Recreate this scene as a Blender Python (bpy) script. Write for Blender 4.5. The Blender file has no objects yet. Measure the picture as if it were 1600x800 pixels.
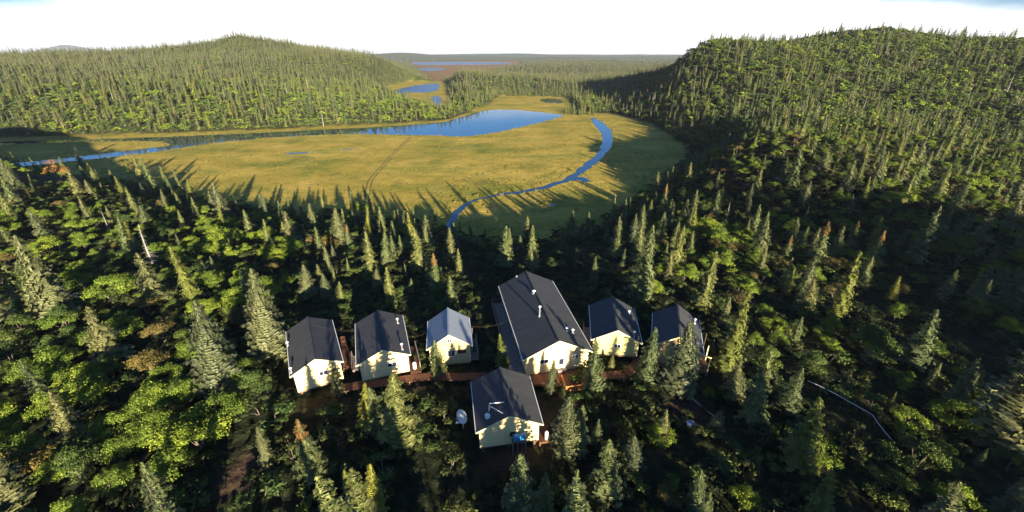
import bpy, math, random
import numpy as np
from mathutils import Vector, Matrix
R = math.radians
rng = np.random.default_rng(7)
random.seed(7)
S = bpy.context.scene
COL = S.collection

# ------------------------------------------------------------------ camera
F, PX, PY = 660.0, 1600.0, 800.0
PITCH = math.atan(315 / F)
CZ = 54.0
cd = bpy.data.cameras.new('camera'); cam = bpy.data.objects.new('camera', cd); COL.objects.link(cam)
cam.location = (0, 0, CZ); cam.rotation_euler = (math.pi / 2 - PITCH, 0, 0)
cd.sensor_width = 36; cd.lens = F / PX * 36; cd.clip_start = .5; cd.clip_end = 40000
S.camera = cam

# ------------------------------------------------------------------ light
SUN_EL, SUN_AZ = R(11.5), R(22.3)          # sun stands behind the camera, a little to the right
sundir = Vector((math.sin(SUN_AZ) * math.cos(SUN_EL), -math.cos(SUN_AZ) * math.cos(SUN_EL), math.sin(SUN_EL)))
sl = bpy.data.lights.new('sun', 'SUN'); sl.energy = 5.0; sl.angle = R(.53); sl.color = (1, .86, .62)
so = bpy.data.objects.new('sun', sl); COL.objects.link(so); so.rotation_euler = sundir.to_track_quat('Z', 'Y').to_euler()
so.location = (60, -140, 120)
W = bpy.data.worlds.new('World'); S.world = W; W.use_nodes = True
wt = W.node_tree; wn, wl = wt.nodes, wt.links; wn.clear()
wo = wn.new('ShaderNodeOutputWorld'); wb = wn.new('ShaderNodeBackground'); wb.inputs[1].default_value = .05
sky = wn.new('ShaderNodeTexSky'); sky.sky_type = 'NISHITA'; sky.sun_disc = False
sky.sun_elevation = SUN_EL; sky.sun_rotation = math.pi - SUN_AZ; sky.air_density = 1.0; sky.dust_density = .6; sky.ozone_density = 2.5
tc = wn.new('ShaderNodeTexCoord'); sp = wn.new('ShaderNodeSeparateXYZ'); wl.new(tc.outputs['Generated'], sp.inputs[0])
nz = wn.new('ShaderNodeTexNoise'); nz.inputs['Scale'].default_value = 2.2; nz.inputs['Detail'].default_value = 6
mp = wn.new('ShaderNodeMapping'); mp.inputs['Scale'].default_value = (1, 1, 5); wl.new(tc.outputs['Generated'], mp.inputs[0]); wl.new(mp.outputs[0], nz.inputs[0])
# bright cloud bank low above the horizon, thinning upward
ma = wn.new('ShaderNodeMath'); ma.operation = 'MULTIPLY_ADD'; ma.inputs[1].default_value = -.11; ma.inputs[2].default_value = .055
wl.new(nz.outputs[0], ma.inputs[0])
ad = wn.new('ShaderNodeMath'); ad.operation = 'ADD'; wl.new(sp.outputs[2], ad.inputs[0]); wl.new(ma.outputs[0], ad.inputs[1])
mr = wn.new('ShaderNodeMapRange'); mr.interpolation_type = 'SMOOTHSTEP'
mr.inputs['From Min'].default_value = .085; mr.inputs['From Max'].default_value = .125
mr.inputs['To Min'].default_value = 1; mr.inputs['To Max'].default_value = 0; px4 = wn.new('ShaderNodeMath'); px4.operation = 'POWER'; px4.inputs[1].default_value = 4; ab = wn.new('ShaderNodeMath'); ab.operation = 'ABSOLUTE'; wl.new(sp.outputs[0], ab.inputs[0]); wl.new(ab.outputs[0], px4.inputs[0])
ad2 = wn.new('ShaderNodeMath'); ad2.operation = 'MULTIPLY_ADD'; ad2.inputs[1].default_value = .13; wl.new(px4.outputs[0], ad2.inputs[0]); wl.new(ad.outputs[0], ad2.inputs[2]); wl.new(ad2.outputs[0], mr.inputs[0])
mx = wn.new('ShaderNodeMix'); mx.data_type = 'RGBA'; ti = wn.new('ShaderNodeMix'); ti.data_type = 'RGBA'; ti.blend_type = 'MULTIPLY'; ti.inputs[0].default_value = 1; wl.new(sky.outputs[0], ti.inputs[6]); ti.inputs[7].default_value = (.31, .60, 1.02, 1); wl.new(ti.outputs[2], mx.inputs[6]); mx.inputs[7].default_value = (8.0, 8.1, 8.3, 1)
fy = wn.new('ShaderNodeMapRange'); fy.interpolation_type = 'SMOOTHSTEP'; fy.inputs['From Min'].default_value = -.3; fy.inputs['From Max'].default_value = .25; wl.new(sp.outputs[1], fy.inputs[0])   # the bank lies over the far side of the valley
fm = wn.new('ShaderNodeMath'); fm.operation = 'MULTIPLY'; wl.new(mr.outputs[0], fm.inputs[0]); wl.new(fy.outputs[0], fm.inputs[1])
wl.new(fm.outputs[0], mx.inputs[0]); wl.new(mx.outputs[2], wb.inputs[0]); wl.new(wb.outputs[0], wo.inputs[0])
S.view_settings.view_transform = 'Standard'; S.view_settings.look = 'None'; S.view_settings.exposure = 1.95; S.view_settings.gamma = 1
S.render.engine = 'CYCLES'
cy = S.cycles
cy.max_bounces = 4; cy.diffuse_bounces = 2; cy.glossy_bounces = 2; cy.transmission_bounces = 2; cy.volume_bounces = 0
cy.transparent_max_bounces = 4; cy.use_denoising = True; cy.caustics_reflective = False; cy.caustics_refractive = False
cy.sample_clamp_indirect = 4

# ------------------------------------------------------------------ camera maths (to survey points on the land)
sp_, cp_ = math.sin(PITCH), math.cos(PITCH)
def ray(px, py):
    u = (px - 800) / F; v = (py - 400) / F
    return np.array([u, cp_ - v * sp_, -(sp_ + v * cp_)])
def on_z(px, py, z=0.0):
    d = ray(px, py); t = (z - CZ) / d[2]; return (d[0] * t, d[1] * t)
def at_t(px, py, t):
    d = ray(px, py); return (d[0] * t, d[1] * t, CZ + d[2] * t)
def proj(x, y, z):
    zz = z - CZ
    d = y * cp_ - zz * sp_
    return 800 + F * x / d, 400 - F * (y * sp_ + zz * cp_) / d, d

# ------------------------------------------------------------------ terrain
HOUSES = {  # ridge front edge x, y, yaw, half-width.. from the survey: x, y, yaw, roof width, length, rise
    'c1': (-23.68, 40.43, 28.17, 5.98, 10.3, 1.49), 'c2': (-16.02, 42.07, 19.19, 6.57, 9.56, 1.55),
    'c3': (-8.14, 44.59, 8.75, 5.89, 6.51, 2.01), 'lodge': (5.92, 42.9, 10.9, 9.2, 19.11, 2.34),
    'c4': (13.94, 45.88, -7.33, 6.64, 8.69, 1.78), 'c5': (21.4, 44.09, -17.84, 6.42, 8.09, 2.06),
    'F': (-.21, 31.38, 8.94, 6.93, 7.41, 1.74)}
CAMPZ = 16.0
ctl = []
def cz(px, py, z): x, y = on_z(px, py, z); ctl.append((x, y, z))
def ct(px, py, t, dz=0): x, y, z = at_t(px, py, t); ctl.append((x, y, z + dz))
for x, y, *_ in HOUSES.values(): ctl.append((x, y, CAMPZ))
for x, y, z in ((0, 62, 15), (0, 78, 13), (0, 96, 9.5), (0, 116, 4), (-40, 75, 14.5), (-45, 100, 10.5), (-50, 118, 6), (40, 70, 15), (45, 95, 12), (52, 128, 6),
                (-25, 60, 15), (25, 62, 15.5), (0, 0, 14), (60, 0, 15), (98, 12, 20), (130, 12, 36), (160, 5, 40), (190, 15, 22), (-60, 0, 14), (75, -80, 30), (0, -80, 18), (-80, -80, 16), (130, -120, 36), (140, -40, 36),  # includes unseen ridges beside and behind the camera, raised to shade the meadow
                (-120, 20, 12), (230, 0, 20), (150, 75, 18), (250, 80, 16), (-165, 85, 26), (-225, 100, 46), (-260, 110, 50), (-290, 130, 44), (-200, 20, 8), (-300, 150, 4), (300, 150, 22), (92, 166, 22), (92, 120, 12), (112, 152, 23), (128, 190, 21), (142, 232, 18)): ctl.append((x, y, z))  # includes an unseen western rise and an eastern foot, raised for meadow shade
for px, py, z in ((0, 800, 15), (400, 800, 15), (800, 800, 15.5), (1200, 800, 15), (1600, 800, 13), (400, 650, 16), (0, 550, 14), (1600, 680, 13), (1330, 490, 12.5),
                  (1270, 420, 12), (1240, 280, 17), (1300, 300, 16), (1500, 300, 14), (1500, 400, 12), (330, 330, 6.5), (50, 400, 12), (80, 285, 3), (0, 500, 14),
                  (200, 350, 10), (1120, 240, 1.5), (1150, 300, 9)): cz(px, py, z)
# right-hand hill
for px, py, t, dz in ((1600, 200, 240, 0), (1600, 120, 300, 0), (1600, 62, 340, -5), (1400, 200, 250, 0), (1400, 120, 330, 0), (1400, 42, 420, -5), (1480, 52, 395, -7),
                      (1200, 200, 245, 0), (1200, 130, 340, 0), (1250, 62, 425, -6), (1330, 47, 425, -5), (1150, 56, 430, -7), (1100, 62, 440, -5), (1100, 100, 405, 0), (1100, 180, 320, 0),
                      (1060, 105, 440, -2), (1040, 150, 420, 0), (1000, 150, 480, -4)):
    ct(px, py, t, dz)
for x, y, z in ((220, 700, 30), (330, 620, 50), (110, 620, 4), (120, 800, 4), (600, 500, 60), (700, 200, 45), (800, 800, 45), (300, 1100, 10), (0, 1100, 3)): ctl.append((x, y, z))
# left-hand hill
for px, py, t, dz in ((368, 55, 850, -3), (350, 58, 845, -3), (395, 58, 850, -4), (480, 73, 820, -7), (540, 77, 780, -7), (600, 84, 710, -7), (650, 105, 650, -8), (690, 125, 600, -7), (322, 78, 800, -8),
                      (260, 86, 700, -7), (150, 93, 600, -8), (70, 95, 540, -9), (0, 93, 480, -7), (400, 150, 405, 0), (200, 150, 378, 0), (300, 195, 338, 0), (600, 180, 385, 0), (100, 198, 320, 0), (450, 190, 350, 0), (400, 110, 560, -2), (0, 150, 350, 0), (100, 120, 440, -3), (550, 130, 510, -4), (250, 115, 520, -2),
                      (620, 160, 430, -2), (500, 170, 378, 0)):
    ct(px, py, t, dz)
for x, y, z in ((-900, 1300, 50), (-500, 1300, 40), (-1300, 900, 50), (-1000, 500, 45), (-600, 300, 25), (-700, 0, 20), (-200, 1500, 6), (-130, 1100, 1)): ctl.append((x, y, z))
# wooded point beyond the pool
for px, py, t, dz in ((790, 112, 690, -9), (720, 118, 660, -10), (860, 114, 690, -9), (800, 150, 520, -1), (690, 150, 560, -3), (900, 140, 600, -3)): ct(px, py, t, dz)
ctl = np.array(ctl)
_C2 = 22.0 ** 2
def _phi(d2): return -np.sqrt(d2 + _C2)
_A = _phi(((ctl[:, None, :2] - ctl[None, :, :2]) ** 2).sum(2)) + np.eye(len(ctl)) * 2.0
_n = len(ctl); _M = np.zeros((_n + 1, _n + 1)); _M[:_n, :_n] = _A; _M[:_n, _n] = 1; _M[_n, :_n] = 1
_w = np.linalg.solve(_M, np.append(ctl[:, 2], 0))

def px_poly(pts, z=0.0): return np.array([on_z(a, b, z) for a, b in pts])
FLATS = [px_poly([(-250, 262), (0, 276), (100, 270), (250, 288), (330, 315), (480, 335), (600, 338), (700, 358), (760, 375), (850, 375), (930, 352), (1000, 308), (1066, 255), (1078, 240), (1068, 225),
                  (1010, 192), (950, 178), (915, 176), (890, 170), (885, 152), (780, 150), (765, 163), (735, 176), (700, 188), (600, 194), (400, 204), (200, 210), (0, 216), (-250, 222)]),
         px_poly([(600, 152), (650, 158), (668, 168), (694, 170), (700, 160), (698, 146), (702, 134), (690, 126), (640, 127), (605, 136), (596, 144)]),
         px_poly([(640, 96), (810, 96), (815, 104), (770, 110), (700, 122), (688, 128), (672, 124), (655, 108)])]
def in_poly(x, y, P):
    ins = np.zeros(x.shape, bool); j = len(P) - 1
    for i in range(len(P)):
        xi, yi = P[i]; xj, yj = P[j]
        c = ((yi > y) != (yj > y)) & (x < (xj - xi) * (y - yi) / (yj - yi + 1e-12) + xi)
        ins ^= c; j = i
    return ins
def sdf(x, y, P):      # positive outside
    d = np.full(x.shape, 1e18)
    for i in range(len(P)):
        a = P[i - 1]; b = P[i]; e = b - a
        t = np.clip(((x - a[0]) * e[0] + (y - a[1]) * e[1]) / (e @ e), 0, 1)
        d = np.minimum(d, (x - a[0] - t * e[0]) ** 2 + (y - a[1] - t * e[1]) ** 2)
    d = np.sqrt(d); return np.where(in_poly(x, y, P), -d, d)
def sst(a, b, v): t = np.clip((v - a) / (b - a), 0, 1); return t * t * (3 - 2 * t)
_wr = np.random.default_rng(3); WV = [(_wr.uniform(0, 6.28), _wr.uniform(0, 6.28), _wr.uniform(.7, 1.4)) for _ in range(10)]
def wav(x, y, L, k=0):
    s = 0
    for i in range(5):
        a, p, m = WV[(i + k) % 10]; q = 6.283 / (L * m)
        s = s + np.sin((x * np.cos(a) + y * np.sin(a)) * q + p + 1.3 * np.sin((x * np.sin(a) - y * np.cos(a)) * q * .6 + p))
    return s / 5
def height(x, y):
    x = np.asarray(x, float); y = np.asarray(y, float)
    sh = x.shape; x = x.ravel(); y = y.ravel(); h = np.zeros(x.shape)
    for s in range(0, len(x), 40000):
        xx = x[s:s + 40000]; yy = y[s:s + 40000]
        r = _phi((xx[:, None] - ctl[None, :, 0]) ** 2 + (yy[:, None] - ctl[None, :, 1]) ** 2) @ _w[:_n] + _w[_n]
        dist = np.hypot(xx, yy)
        r = r + wav(xx, yy, 70) * 2.0 * sst(150, 400, dist) + wav(xx, yy, 26, 3) * .8 * sst(55, 160, dist)
        # plateau country far out
        far = 8 + 9 * wav(xx, yy, 900, 2) + 34 * sst(4200, 9000, dist) + 16 * wav(xx, yy, 2600, 5) * sst(2500, 6000, dist)
        far = far + 250 * np.exp(-(((xx + 12400) / 430) ** 2 + ((yy - 13200) / 900) ** 2)) + 38 * np.exp(-(((xx + 1500) / 700) ** 2 + ((yy - 6200) / 700) ** 2))
        far = far + 30 * np.exp(-(((xx + 300) / 900) ** 2 + ((yy - 7800) / 500) ** 2))
        far = np.maximum(far, 1.2)
        k = sst(1150, 1900, dist)
        r = r * (1 - k) + far * k
        r = np.maximum(r, .9)
        m = np.ones(xx.shape)
        for i, P in enumerate(FLATS):
            c = P.mean(0); rad = np.sqrt(((P - c) ** 2).sum(1).max()) + 120
            near = np.hypot(xx - c[0], yy - c[1]) < rad
            if near.any():
                sd = sdf(xx[near], yy[near], P); m[near] = np.minimum(m[near], sst(0, np.where((yy[near] > 250) & (xx[near] < -30), 15, 34) if i == 0 else (34, 30, 90)[i], sd))
        r = r * m
        # level ground round the cabins
        for q in HOUSES.values():
            a = R(q[2]); cx = q[0] - math.sin(a) * q[4] / 2; cyy = q[1] + math.cos(a) * q[4] / 2
            dd = np.hypot(xx - cx, yy - cyy); kk = 1 - sst(q[4] * .55 + 1, q[4] * .55 + 7, dd)
            r = r * (1 - kk) + CAMPZ * kk
        h[s:s + 40000] = r
    return h.reshape(sh)
def hz(x, y): return float(height(np.array([x]), np.array([y]))[0])
def ground_at(px, py, lift=0.0):       # where the sight line through a surveyed pixel meets the land
    d = ray(px, py); t = np.linspace(25, 1400, 2800) if py < 330 else np.linspace(25, 330, 2000)
    X, Y, Z = d[0] * t, d[1] * t, CZ + d[2] * t
    g = height(X, Y) + lift; k = np.argmax(Z < g)
    if Z[k] >= g[k]: return None
    return float(X[k]), float(Y[k]), float(g[k])

# ------------------------------------------------------------------ helpers
def mat(name, col=(.5, .5, .5), rough=.8, **k):
    m = bpy.data.materials.new(name); m.use_nodes = True
    b = m.node_tree.nodes['Principled BSDF']; b.inputs['Base Color'].default_value = (*col, 1); b.inputs['Roughness'].default_value = rough
    b.inputs['Specular IOR Level'].default_value = k.get('spec', .3); b.inputs['Metallic'].default_value = k.get('metal', 0)
    return m
def N(m, t, **kw):
    n = m.node_tree.nodes.new(t)
    for a, v in kw.items():
        if hasattr(n, a): setattr(n, a, v)
        else: n.inputs[a.replace('_', ' ')].default_value = v
    return n
def L(m, a, b): m.node_tree.links.new(a, b)
def ramp(m, fac, stops):
    r = N(m, 'ShaderNodeValToRGB'); e = r.color_ramp.elements
    while len(e) < len(stops): e.new(.5)
    for i, (p, c) in enumerate(stops): e[i].position = p; e[i].color = (*c, 1)
    L(m, fac, r.inputs[0]); return r.outputs[0]
def mixc(m, fac, a, b, mode='MIX'):
    n = N(m, 'ShaderNodeMix', data_type='RGBA', blend_type=mode)
    for s, v in ((0, fac), (6, a), (7, b)):
        if isinstance(v, (int, float)): n.inputs[s].default_value = v
        elif isinstance(v, tuple): n.inputs[s].default_value = (*v, 1)
        else: L(m, v, n.inputs[s])
    return n.outputs[2]
def noise(m, scale, detail=4, coord='Object', stretch=None):
    t = N(m, 'ShaderNodeTexCoord'); n = N(m, 'ShaderNodeTexNoise'); n.inputs['Scale'].default_value = scale; n.inputs['Detail'].default_value = detail
    o = t.outputs[coord]
    if stretch: q = N(m, 'ShaderNodeMapping'); q.inputs['Scale'].default_value = stretch; L(m, o, q.inputs[0]); o = q.outputs[0]
    L(m, o, n.inputs['Vector']); return n.outputs[0]
def bump(m, h, strength=.3, dist=.05):
    b = N(m, 'ShaderNodeBump'); b.inputs['Strength'].default_value = strength; b.inputs['Distance'].default_value = dist
    L(m, h, b.inputs['Height']); L(m, b.outputs[0], m.node_tree.nodes['Principled BSDF'].inputs['Normal'])
def base(m, c): L(m, c, m.node_tree.nodes['Principled BSDF'].inputs['Base Color'])

def mesh_np(name, V, Fc, smooth=False):
    me = bpy.data.meshes.new(name); V = np.asarray(V, np.float32); Fc = np.asarray(Fc, np.int32)
    k = Fc.shape[1]; me.vertices.add(len(V)); me.vertices.foreach_set('co', V.ravel())
    me.loops.add(Fc.size); me.loops.foreach_set('vertex_index', Fc.ravel())
    me.polygons.add(len(Fc)); me.polygons.foreach_set('loop_start', np.arange(0, Fc.size, k, dtype=np.int32))
    me.update(calc_edges=True)
    if smooth: me.polygons.foreach_set('use_smooth', np.ones(len(Fc), bool))
    return me
def link(name, me, m=None, parent=None):
    o = bpy.data.objects.new(name, me); COL.objects.link(o)
    if m and me is not None and not me.materials: me.materials.append(m)
    if parent: o.parent = parent
    return o
def tag(o, label=None, cat=None, group=None, kind=None):
    for k, v in (('label', label), ('category', cat), ('group', group), ('kind', kind)):
        if v: o[k] = v
    return o
def empty(name, loc, rz=0.0, label=None, cat=None, group=None):
    o = bpy.data.objects.new(name, None); COL.objects.link(o); o.location = loc; o.rotation_euler = (0, 0, rz); o.empty_display_size = .3
    return tag(o, label, cat, group)
class MB:
    """collects boxes, tubes and polygons into one mesh"""
    def __init__(s): s.v = []; s.f = []
    def poly(s, vs, fs):
        o = len(s.v); s.v += [tuple(v) for v in vs]; s.f += [tuple(i + o for i in f) for f in fs]; return s
    def box(s, c, d, rot=None):
        vs = [Vector((sx * d[0] / 2, sy * d[1] / 2, sz * d[2] / 2)) for sx in (-1, 1) for sy in (-1, 1) for sz in (-1, 1)]
        if rot is not None: vs = [rot @ v for v in vs]
        vs = [v + Vector(c) for v in vs]
        return s.poly(vs, [(0, 1, 3, 2), (4, 6, 7, 5), (0, 4, 5, 1), (2, 3, 7, 6), (0, 2, 6, 4), (1, 5, 7, 3)])
    def tube(s, pts, r, n=8, cap=True):
        pts = [Vector(p) for p in pts]; rr = r if isinstance(r, (list, tuple)) else [r] * len(pts); vs = []; fs = []
        for i, p in enumerate(pts):
            d = (pts[min(i + 1, len(pts) - 1)] - pts[max(i - 1, 0)]).normalized()
            a = d.cross(Vector((0, 0, 1)) if abs(d.z) < .9 else Vector((1, 0, 0))).normalized(); b = d.cross(a)
            vs += [p + (a * math.cos(6.2832 * k / n) + b * math.sin(6.2832 * k / n)) * rr[i] for k in range(n)]
        for i in range(len(pts) - 1):
            for k in range(n): fs.append((i * n + k, i * n + (k + 1) % n, (i + 1) * n + (k + 1) % n, (i + 1) * n + k))
        if cap: fs.append(tuple(range(n - 1, -1, -1))); fs.append(tuple(range((len(pts) - 1) * n, len(pts) * n)))
        return s.poly(vs, fs)
    def plank(s, a, b, w, t):     # a board from a to b
        a = Vector(a); b = Vector(b); d = (b - a); ln = d.length; d.normalize()
        x = d.cross(Vector((0, 0, 1))).normalized(); z = x.cross(d)
        m = Matrix((x, d, z)).transposed(); return s.box((a + b) / 2, (w, ln, t), m)
    def build(s, name, m, parent=None, smooth=False, bevel=0):
        me = bpy.data.meshes.new(name); me.from_pydata(s.v, [], s.f); me.update()
        import bmesh
        bm = bmesh.new(); bm.from_mesh(me); bmesh.ops.recalc_face_normals(bm, faces=bm.faces)
        if bevel: bmesh.ops.bevel(bm, geom=bm.edges[:], offset=bevel, segments=1, affect='EDGES')
        bm.to_mesh(me); bm.free()
        if smooth: me.polygons.foreach_set('use_smooth', np.ones(len(me.polygons), bool))
        return link(name, me, m, parent)

# ------------------------------------------------------------------ ground sheet
def axis(lim_neg, lim_pos, fine, fine_a, fine_b, growth):
    a = list(np.arange(fine_a, fine_b + .01, fine)); st = fine
    while a[-1] < lim_pos: st *= growth; a.append(a[-1] + st)
    st = fine; b = []; q = fine_a
    while q > lim_neg: st *= growth; q -= st; b.append(q)
    return np.array(b[::-1] + a)
gx = axis(-20000, 20000, 2.0, -130, 170, 1.022); gy = axis(-900, 24000, 2.0, 20, 270, 1.016)
X, Y = np.meshgrid(gx, gy); Z = height(X, Y)
nxg, nyg = len(gx), len(gy)
ii = np.arange(nxg - 1)[None, :] + (np.arange(nyg - 1) * nxg)[:, None]; ii = ii.ravel()
Fq = np.stack([ii, ii + 1, ii + 1 + nxg, ii + nxg], 1)
gme = mesh_np('ground', np.stack([X.ravel(), Y.ravel(), Z.ravel()], 1), Fq, True)
xr, yr = X.ravel(), Y.ravel()
def cover(x, y):
    """meadow, far marsh, bare soil amounts"""
    s0 = sdf(x, y, FLATS[0]); s1 = np.minimum(sdf(x, y, FLATS[1]), 1e9); s2 = sdf(x, y, FLATS[2])
    mead = 1 - sst(-3, 6, np.minimum(s0, s1) + 3 * wav(x, y, 14, 4)); marsh = 1 - sst(-20, 20, s2)
    # bright grassy shore below the left hill
    return mead, marsh
mead, marsh = cover(xr, yr)
soil = np.zeros(xr.shape)
soil_spots = [(ground_at(a, b), r) for a, b, r in ((378, 735, 1.8), (362, 765, 1.5), (395, 712, 1.3), (1085, 640, 1.6), (1105, 655, 1.5), (858, 680, 1.6), (852, 655, 1.2), (553, 640, 1.6), (520, 628, 1.6), (800, 712, 2.2),
                                                   (650, 600, 1.6), (1125, 672, 1.2), (895, 615, 2.0), (1065, 625, 1.2))]
for g, r in soil_spots:
    soil = np.maximum(soil, 1 - sst(r * .5, r * 1.4, np.hypot(xr - g[0], yr - g[1]) + wav(xr, yr, 5, 1) * 1.0))
for nm, arr in (('meadow', mead), ('marsh', marsh), ('soil', soil)):
    at = gme.attributes.new(nm, 'FLOAT', 'POINT'); at.data.foreach_set('value', arr.astype(np.float32))
MG = mat('ground', rough=.95, spec=.1)
def attr(m, n): a = N(m, 'ShaderNodeAttribute'); a.attribute_name = n; return a.outputs['Fac']
n1 = noise(MG, .045, 6); n2 = noise(MG, .9, 5); n3 = noise(MG, .012, 5, stretch=(1, 2.6, 1)); n4 = noise(MG, 3.5, 3)
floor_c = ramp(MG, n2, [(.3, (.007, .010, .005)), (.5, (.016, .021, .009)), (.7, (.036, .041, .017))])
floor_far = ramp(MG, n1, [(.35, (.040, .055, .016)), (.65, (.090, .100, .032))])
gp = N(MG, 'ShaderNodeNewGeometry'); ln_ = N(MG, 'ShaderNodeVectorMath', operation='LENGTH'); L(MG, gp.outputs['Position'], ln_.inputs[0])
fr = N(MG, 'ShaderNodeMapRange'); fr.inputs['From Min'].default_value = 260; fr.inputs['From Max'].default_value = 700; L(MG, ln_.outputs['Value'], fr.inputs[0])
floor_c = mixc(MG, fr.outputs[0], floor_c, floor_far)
md1 = ramp(MG, n3, [(.33, (.130, .185, .026)), (.45, (.340, .265, .045)), (.56, (.480, .350, .075)), (.66, (.22, .24, .04)), (.76, (.11, .15, .026))])
md2 = ramp(MG, n1, [(.3, (.12, .17, .024)), (.5, (.36, .28, .05)), (.7, (.55, .39, .095))])
md = mixc(MG, .45, md1, md2)
md = mixc(MG, .5, md, ramp(MG, n2, [(.3, (.55, .6, .5)), (.7, (1.25, 1.2, 1.1))]), 'MULTIPLY')
n5 = noise(MG, .16, 6); n6 = noise(MG, .035, 3)
md = mixc(MG, .45, md, ramp(MG, n5, [(.34, (.50, .62, .50)), (.48, (1, 1, 1)), (.62, (1.15, 1.08, .95)), (.72, (.75, .68, .6))]), 'MULTIPLY')
md = mixc(MG, ramp(MG, n6, [(.58, (0, 0, 0)), (.68, (.55, .55, .55))]), md, (.10, .13, .022))
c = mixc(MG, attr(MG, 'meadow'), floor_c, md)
c = mixc(MG, attr(MG, 'marsh'), c, ramp(MG, n1, [(.3, (.20, .12, .05)), (.7, (.26, .17, .06))]))
c = mixc(MG, attr(MG, 'soil'), c, ramp(MG, n4, [(.3, (.035, .022, .015)), (.7, (.11, .068, .045))]))
base(MG, c); bump(MG, mixc(MG, .5, n2, n5), .8, .9)
tag(link('ground', gme, MG), kind='structure')

# ------------------------------------------------------------------ water
MW = mat('water', (.010, .030, .055), .045, spec=.5); MW.node_tree.nodes['Principled BSDF'].inputs['IOR'].default_value = 1.45
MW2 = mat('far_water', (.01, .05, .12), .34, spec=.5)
bump(MW, noise(MW, .55, 3, stretch=(1, 1.6, 1)), .05, .05)
def smooth_loop(P, it=3):
    P = np.asarray(P, float)
    for _ in range(it):
        Q = np.roll(P, -1, 0); P = np.stack([P * .75 + Q * .25, P * .25 + Q * .75], 1).reshape(-1, 2)
    return P
def wobble(P, amp, Lw): return P + np.stack([wav(P[:, 0], P[:, 1], Lw, 1), wav(P[:, 0], P[:, 1], Lw, 6)], 1) * amp
WATERS = []
def water(name, P, z, it=3, amp=1.2, lw=18):
    P = smooth_loop(P, it)
    # resample evenly
    e = np.linalg.norm(np.roll(P, -1, 0) - P, axis=1); T = np.append(0, np.cumsum(e)); n = max(60, int(T[-1] / 3)); n = min(n, 600)
    q = np.linspace(0, T[-1], n, endpoint=False); PP = np.vstack([P, P[:1]])
    P = np.stack([np.interp(q, T, PP[:, 0]), np.interp(q, T, PP[:, 1])], 1); P = wobble(P, amp, lw)
    WATERS.append(P); me = bpy.data.meshes.new(name); n = len(P)
    top = [(a, b, z) for a, b in P]; bot = [(a, b, z - 1.5) for a, b in P]
    me.from_pydata(top + bot, [], [tuple(range(n))] + [(i, i + n, (i + 1) % n + n, (i + 1) % n) for i in range(n)]); me.update()
    if me.polygons[0].normal.z < 0: me.flip_normals()
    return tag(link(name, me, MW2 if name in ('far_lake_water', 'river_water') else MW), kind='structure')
water('lake_water', px_poly([(-250, 236), (0, 221), (150, 218), (210, 216), (300, 212), (400, 208), (500, 203), (600, 198), (690, 192), (715, 185), (738, 177), (760, 172), (800, 171), (850, 176), (885, 180),
                             (872, 184), (850, 190), (800, 202), (755, 211), (715, 214), (690, 212), (600, 210), (560, 209), (500, 211), (420, 215), (330, 224), (300, 228.5), (240, 238), (160, 247), (85, 255), (0, 264), (-250, 268),
                             (-250, 257), (0, 257), (90, 249), (160, 240), (230, 232), (275, 226), (240, 220), (150, 221), (60, 224), (0, 226), (-250, 241)]), .06, 2, .7)
stream = [(705, 362, 9), (703, 350, 9), (709, 338, 9), (720, 326, 9), (735, 316, 9), (755, 309, 9.5), (790, 303, 9), (820, 299, 9), (845, 295, 10), (868, 288, 11), (888, 280, 13), (903, 271, 13), (917, 260, 13), (932, 248, 13), (944, 236, 12),
          (950, 222, 14), (948, 208, 15), (940, 197, 13), (930, 188, 8), (926, 184, 4)]
lft = []; rgt = []
pts = [np.array(on_z(a, b)) for a, b, _ in stream]
for i, (a, b, w) in enumerate(stream):
    d = ray(a, b); t = -CZ / d[2]; hw = w / F * t * (.52 if b > 200 else .75)
    T_ = pts[min(i + 1, len(pts) - 1)] - pts[max(i - 1, 0)]; T_ = T_ / np.linalg.norm(T_); nrm = np.array([-T_[1], T_[0]])
    lft.append(pts[i] + nrm * hw); rgt.append(pts[i] - nrm * hw)
water('stream_water', np.array(lft + rgt[::-1]), .07, 2, 1.5, 13)
water('stream_water', px_poly([(884, 276), (896, 277), (908, 276), (920, 280), (922, 284), (912, 285), (904, 281), (892, 283), (880, 285)]), .08, 2, .2, 8)
water('pond_water', px_poly([(840, 155), (865, 153.5), (882, 157), (878, 162), (850, 161)]), .06, 2, 1)
water('pond_water', px_poly([(858, 320), (863, 318.5), (869, 320), (866, 322), (860, 322)]), .06, 2, .1)
for a in (([(520, 235.5), (548, 233), (568, 232), (545, 234.6)]), ([(440, 240), (470, 238), (500, 237), (480, 239), (455, 241)])):
    water('pond_water', px_poly(a), .06, 2, .3)
water('river_water', px_poly([(612, 142), (640, 135.5), (668, 131), (688, 130.5), (686, 138), (682, 142.5), (664, 145), (640, 144), (625, 148)]), .06, 2, .8)
water('river_water', px_poly([(672, 151), (690, 150), (689, 163), (681, 165), (676, 157)]), .06, 2, .8)
water('far_lake_water', px_poly([(648, 97.2), (700, 96.6), (770, 97), (806, 98.6), (790, 100.5), (720, 101), (680, 101.2), (655, 101.5), (640, 99.5)]), .3, 2, 8, 200)
water('far_lake_water', px_poly([(640, 108), (668, 106.5), (700, 107), (690, 110), (660, 111)]), .3, 2, 2, 60)

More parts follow.
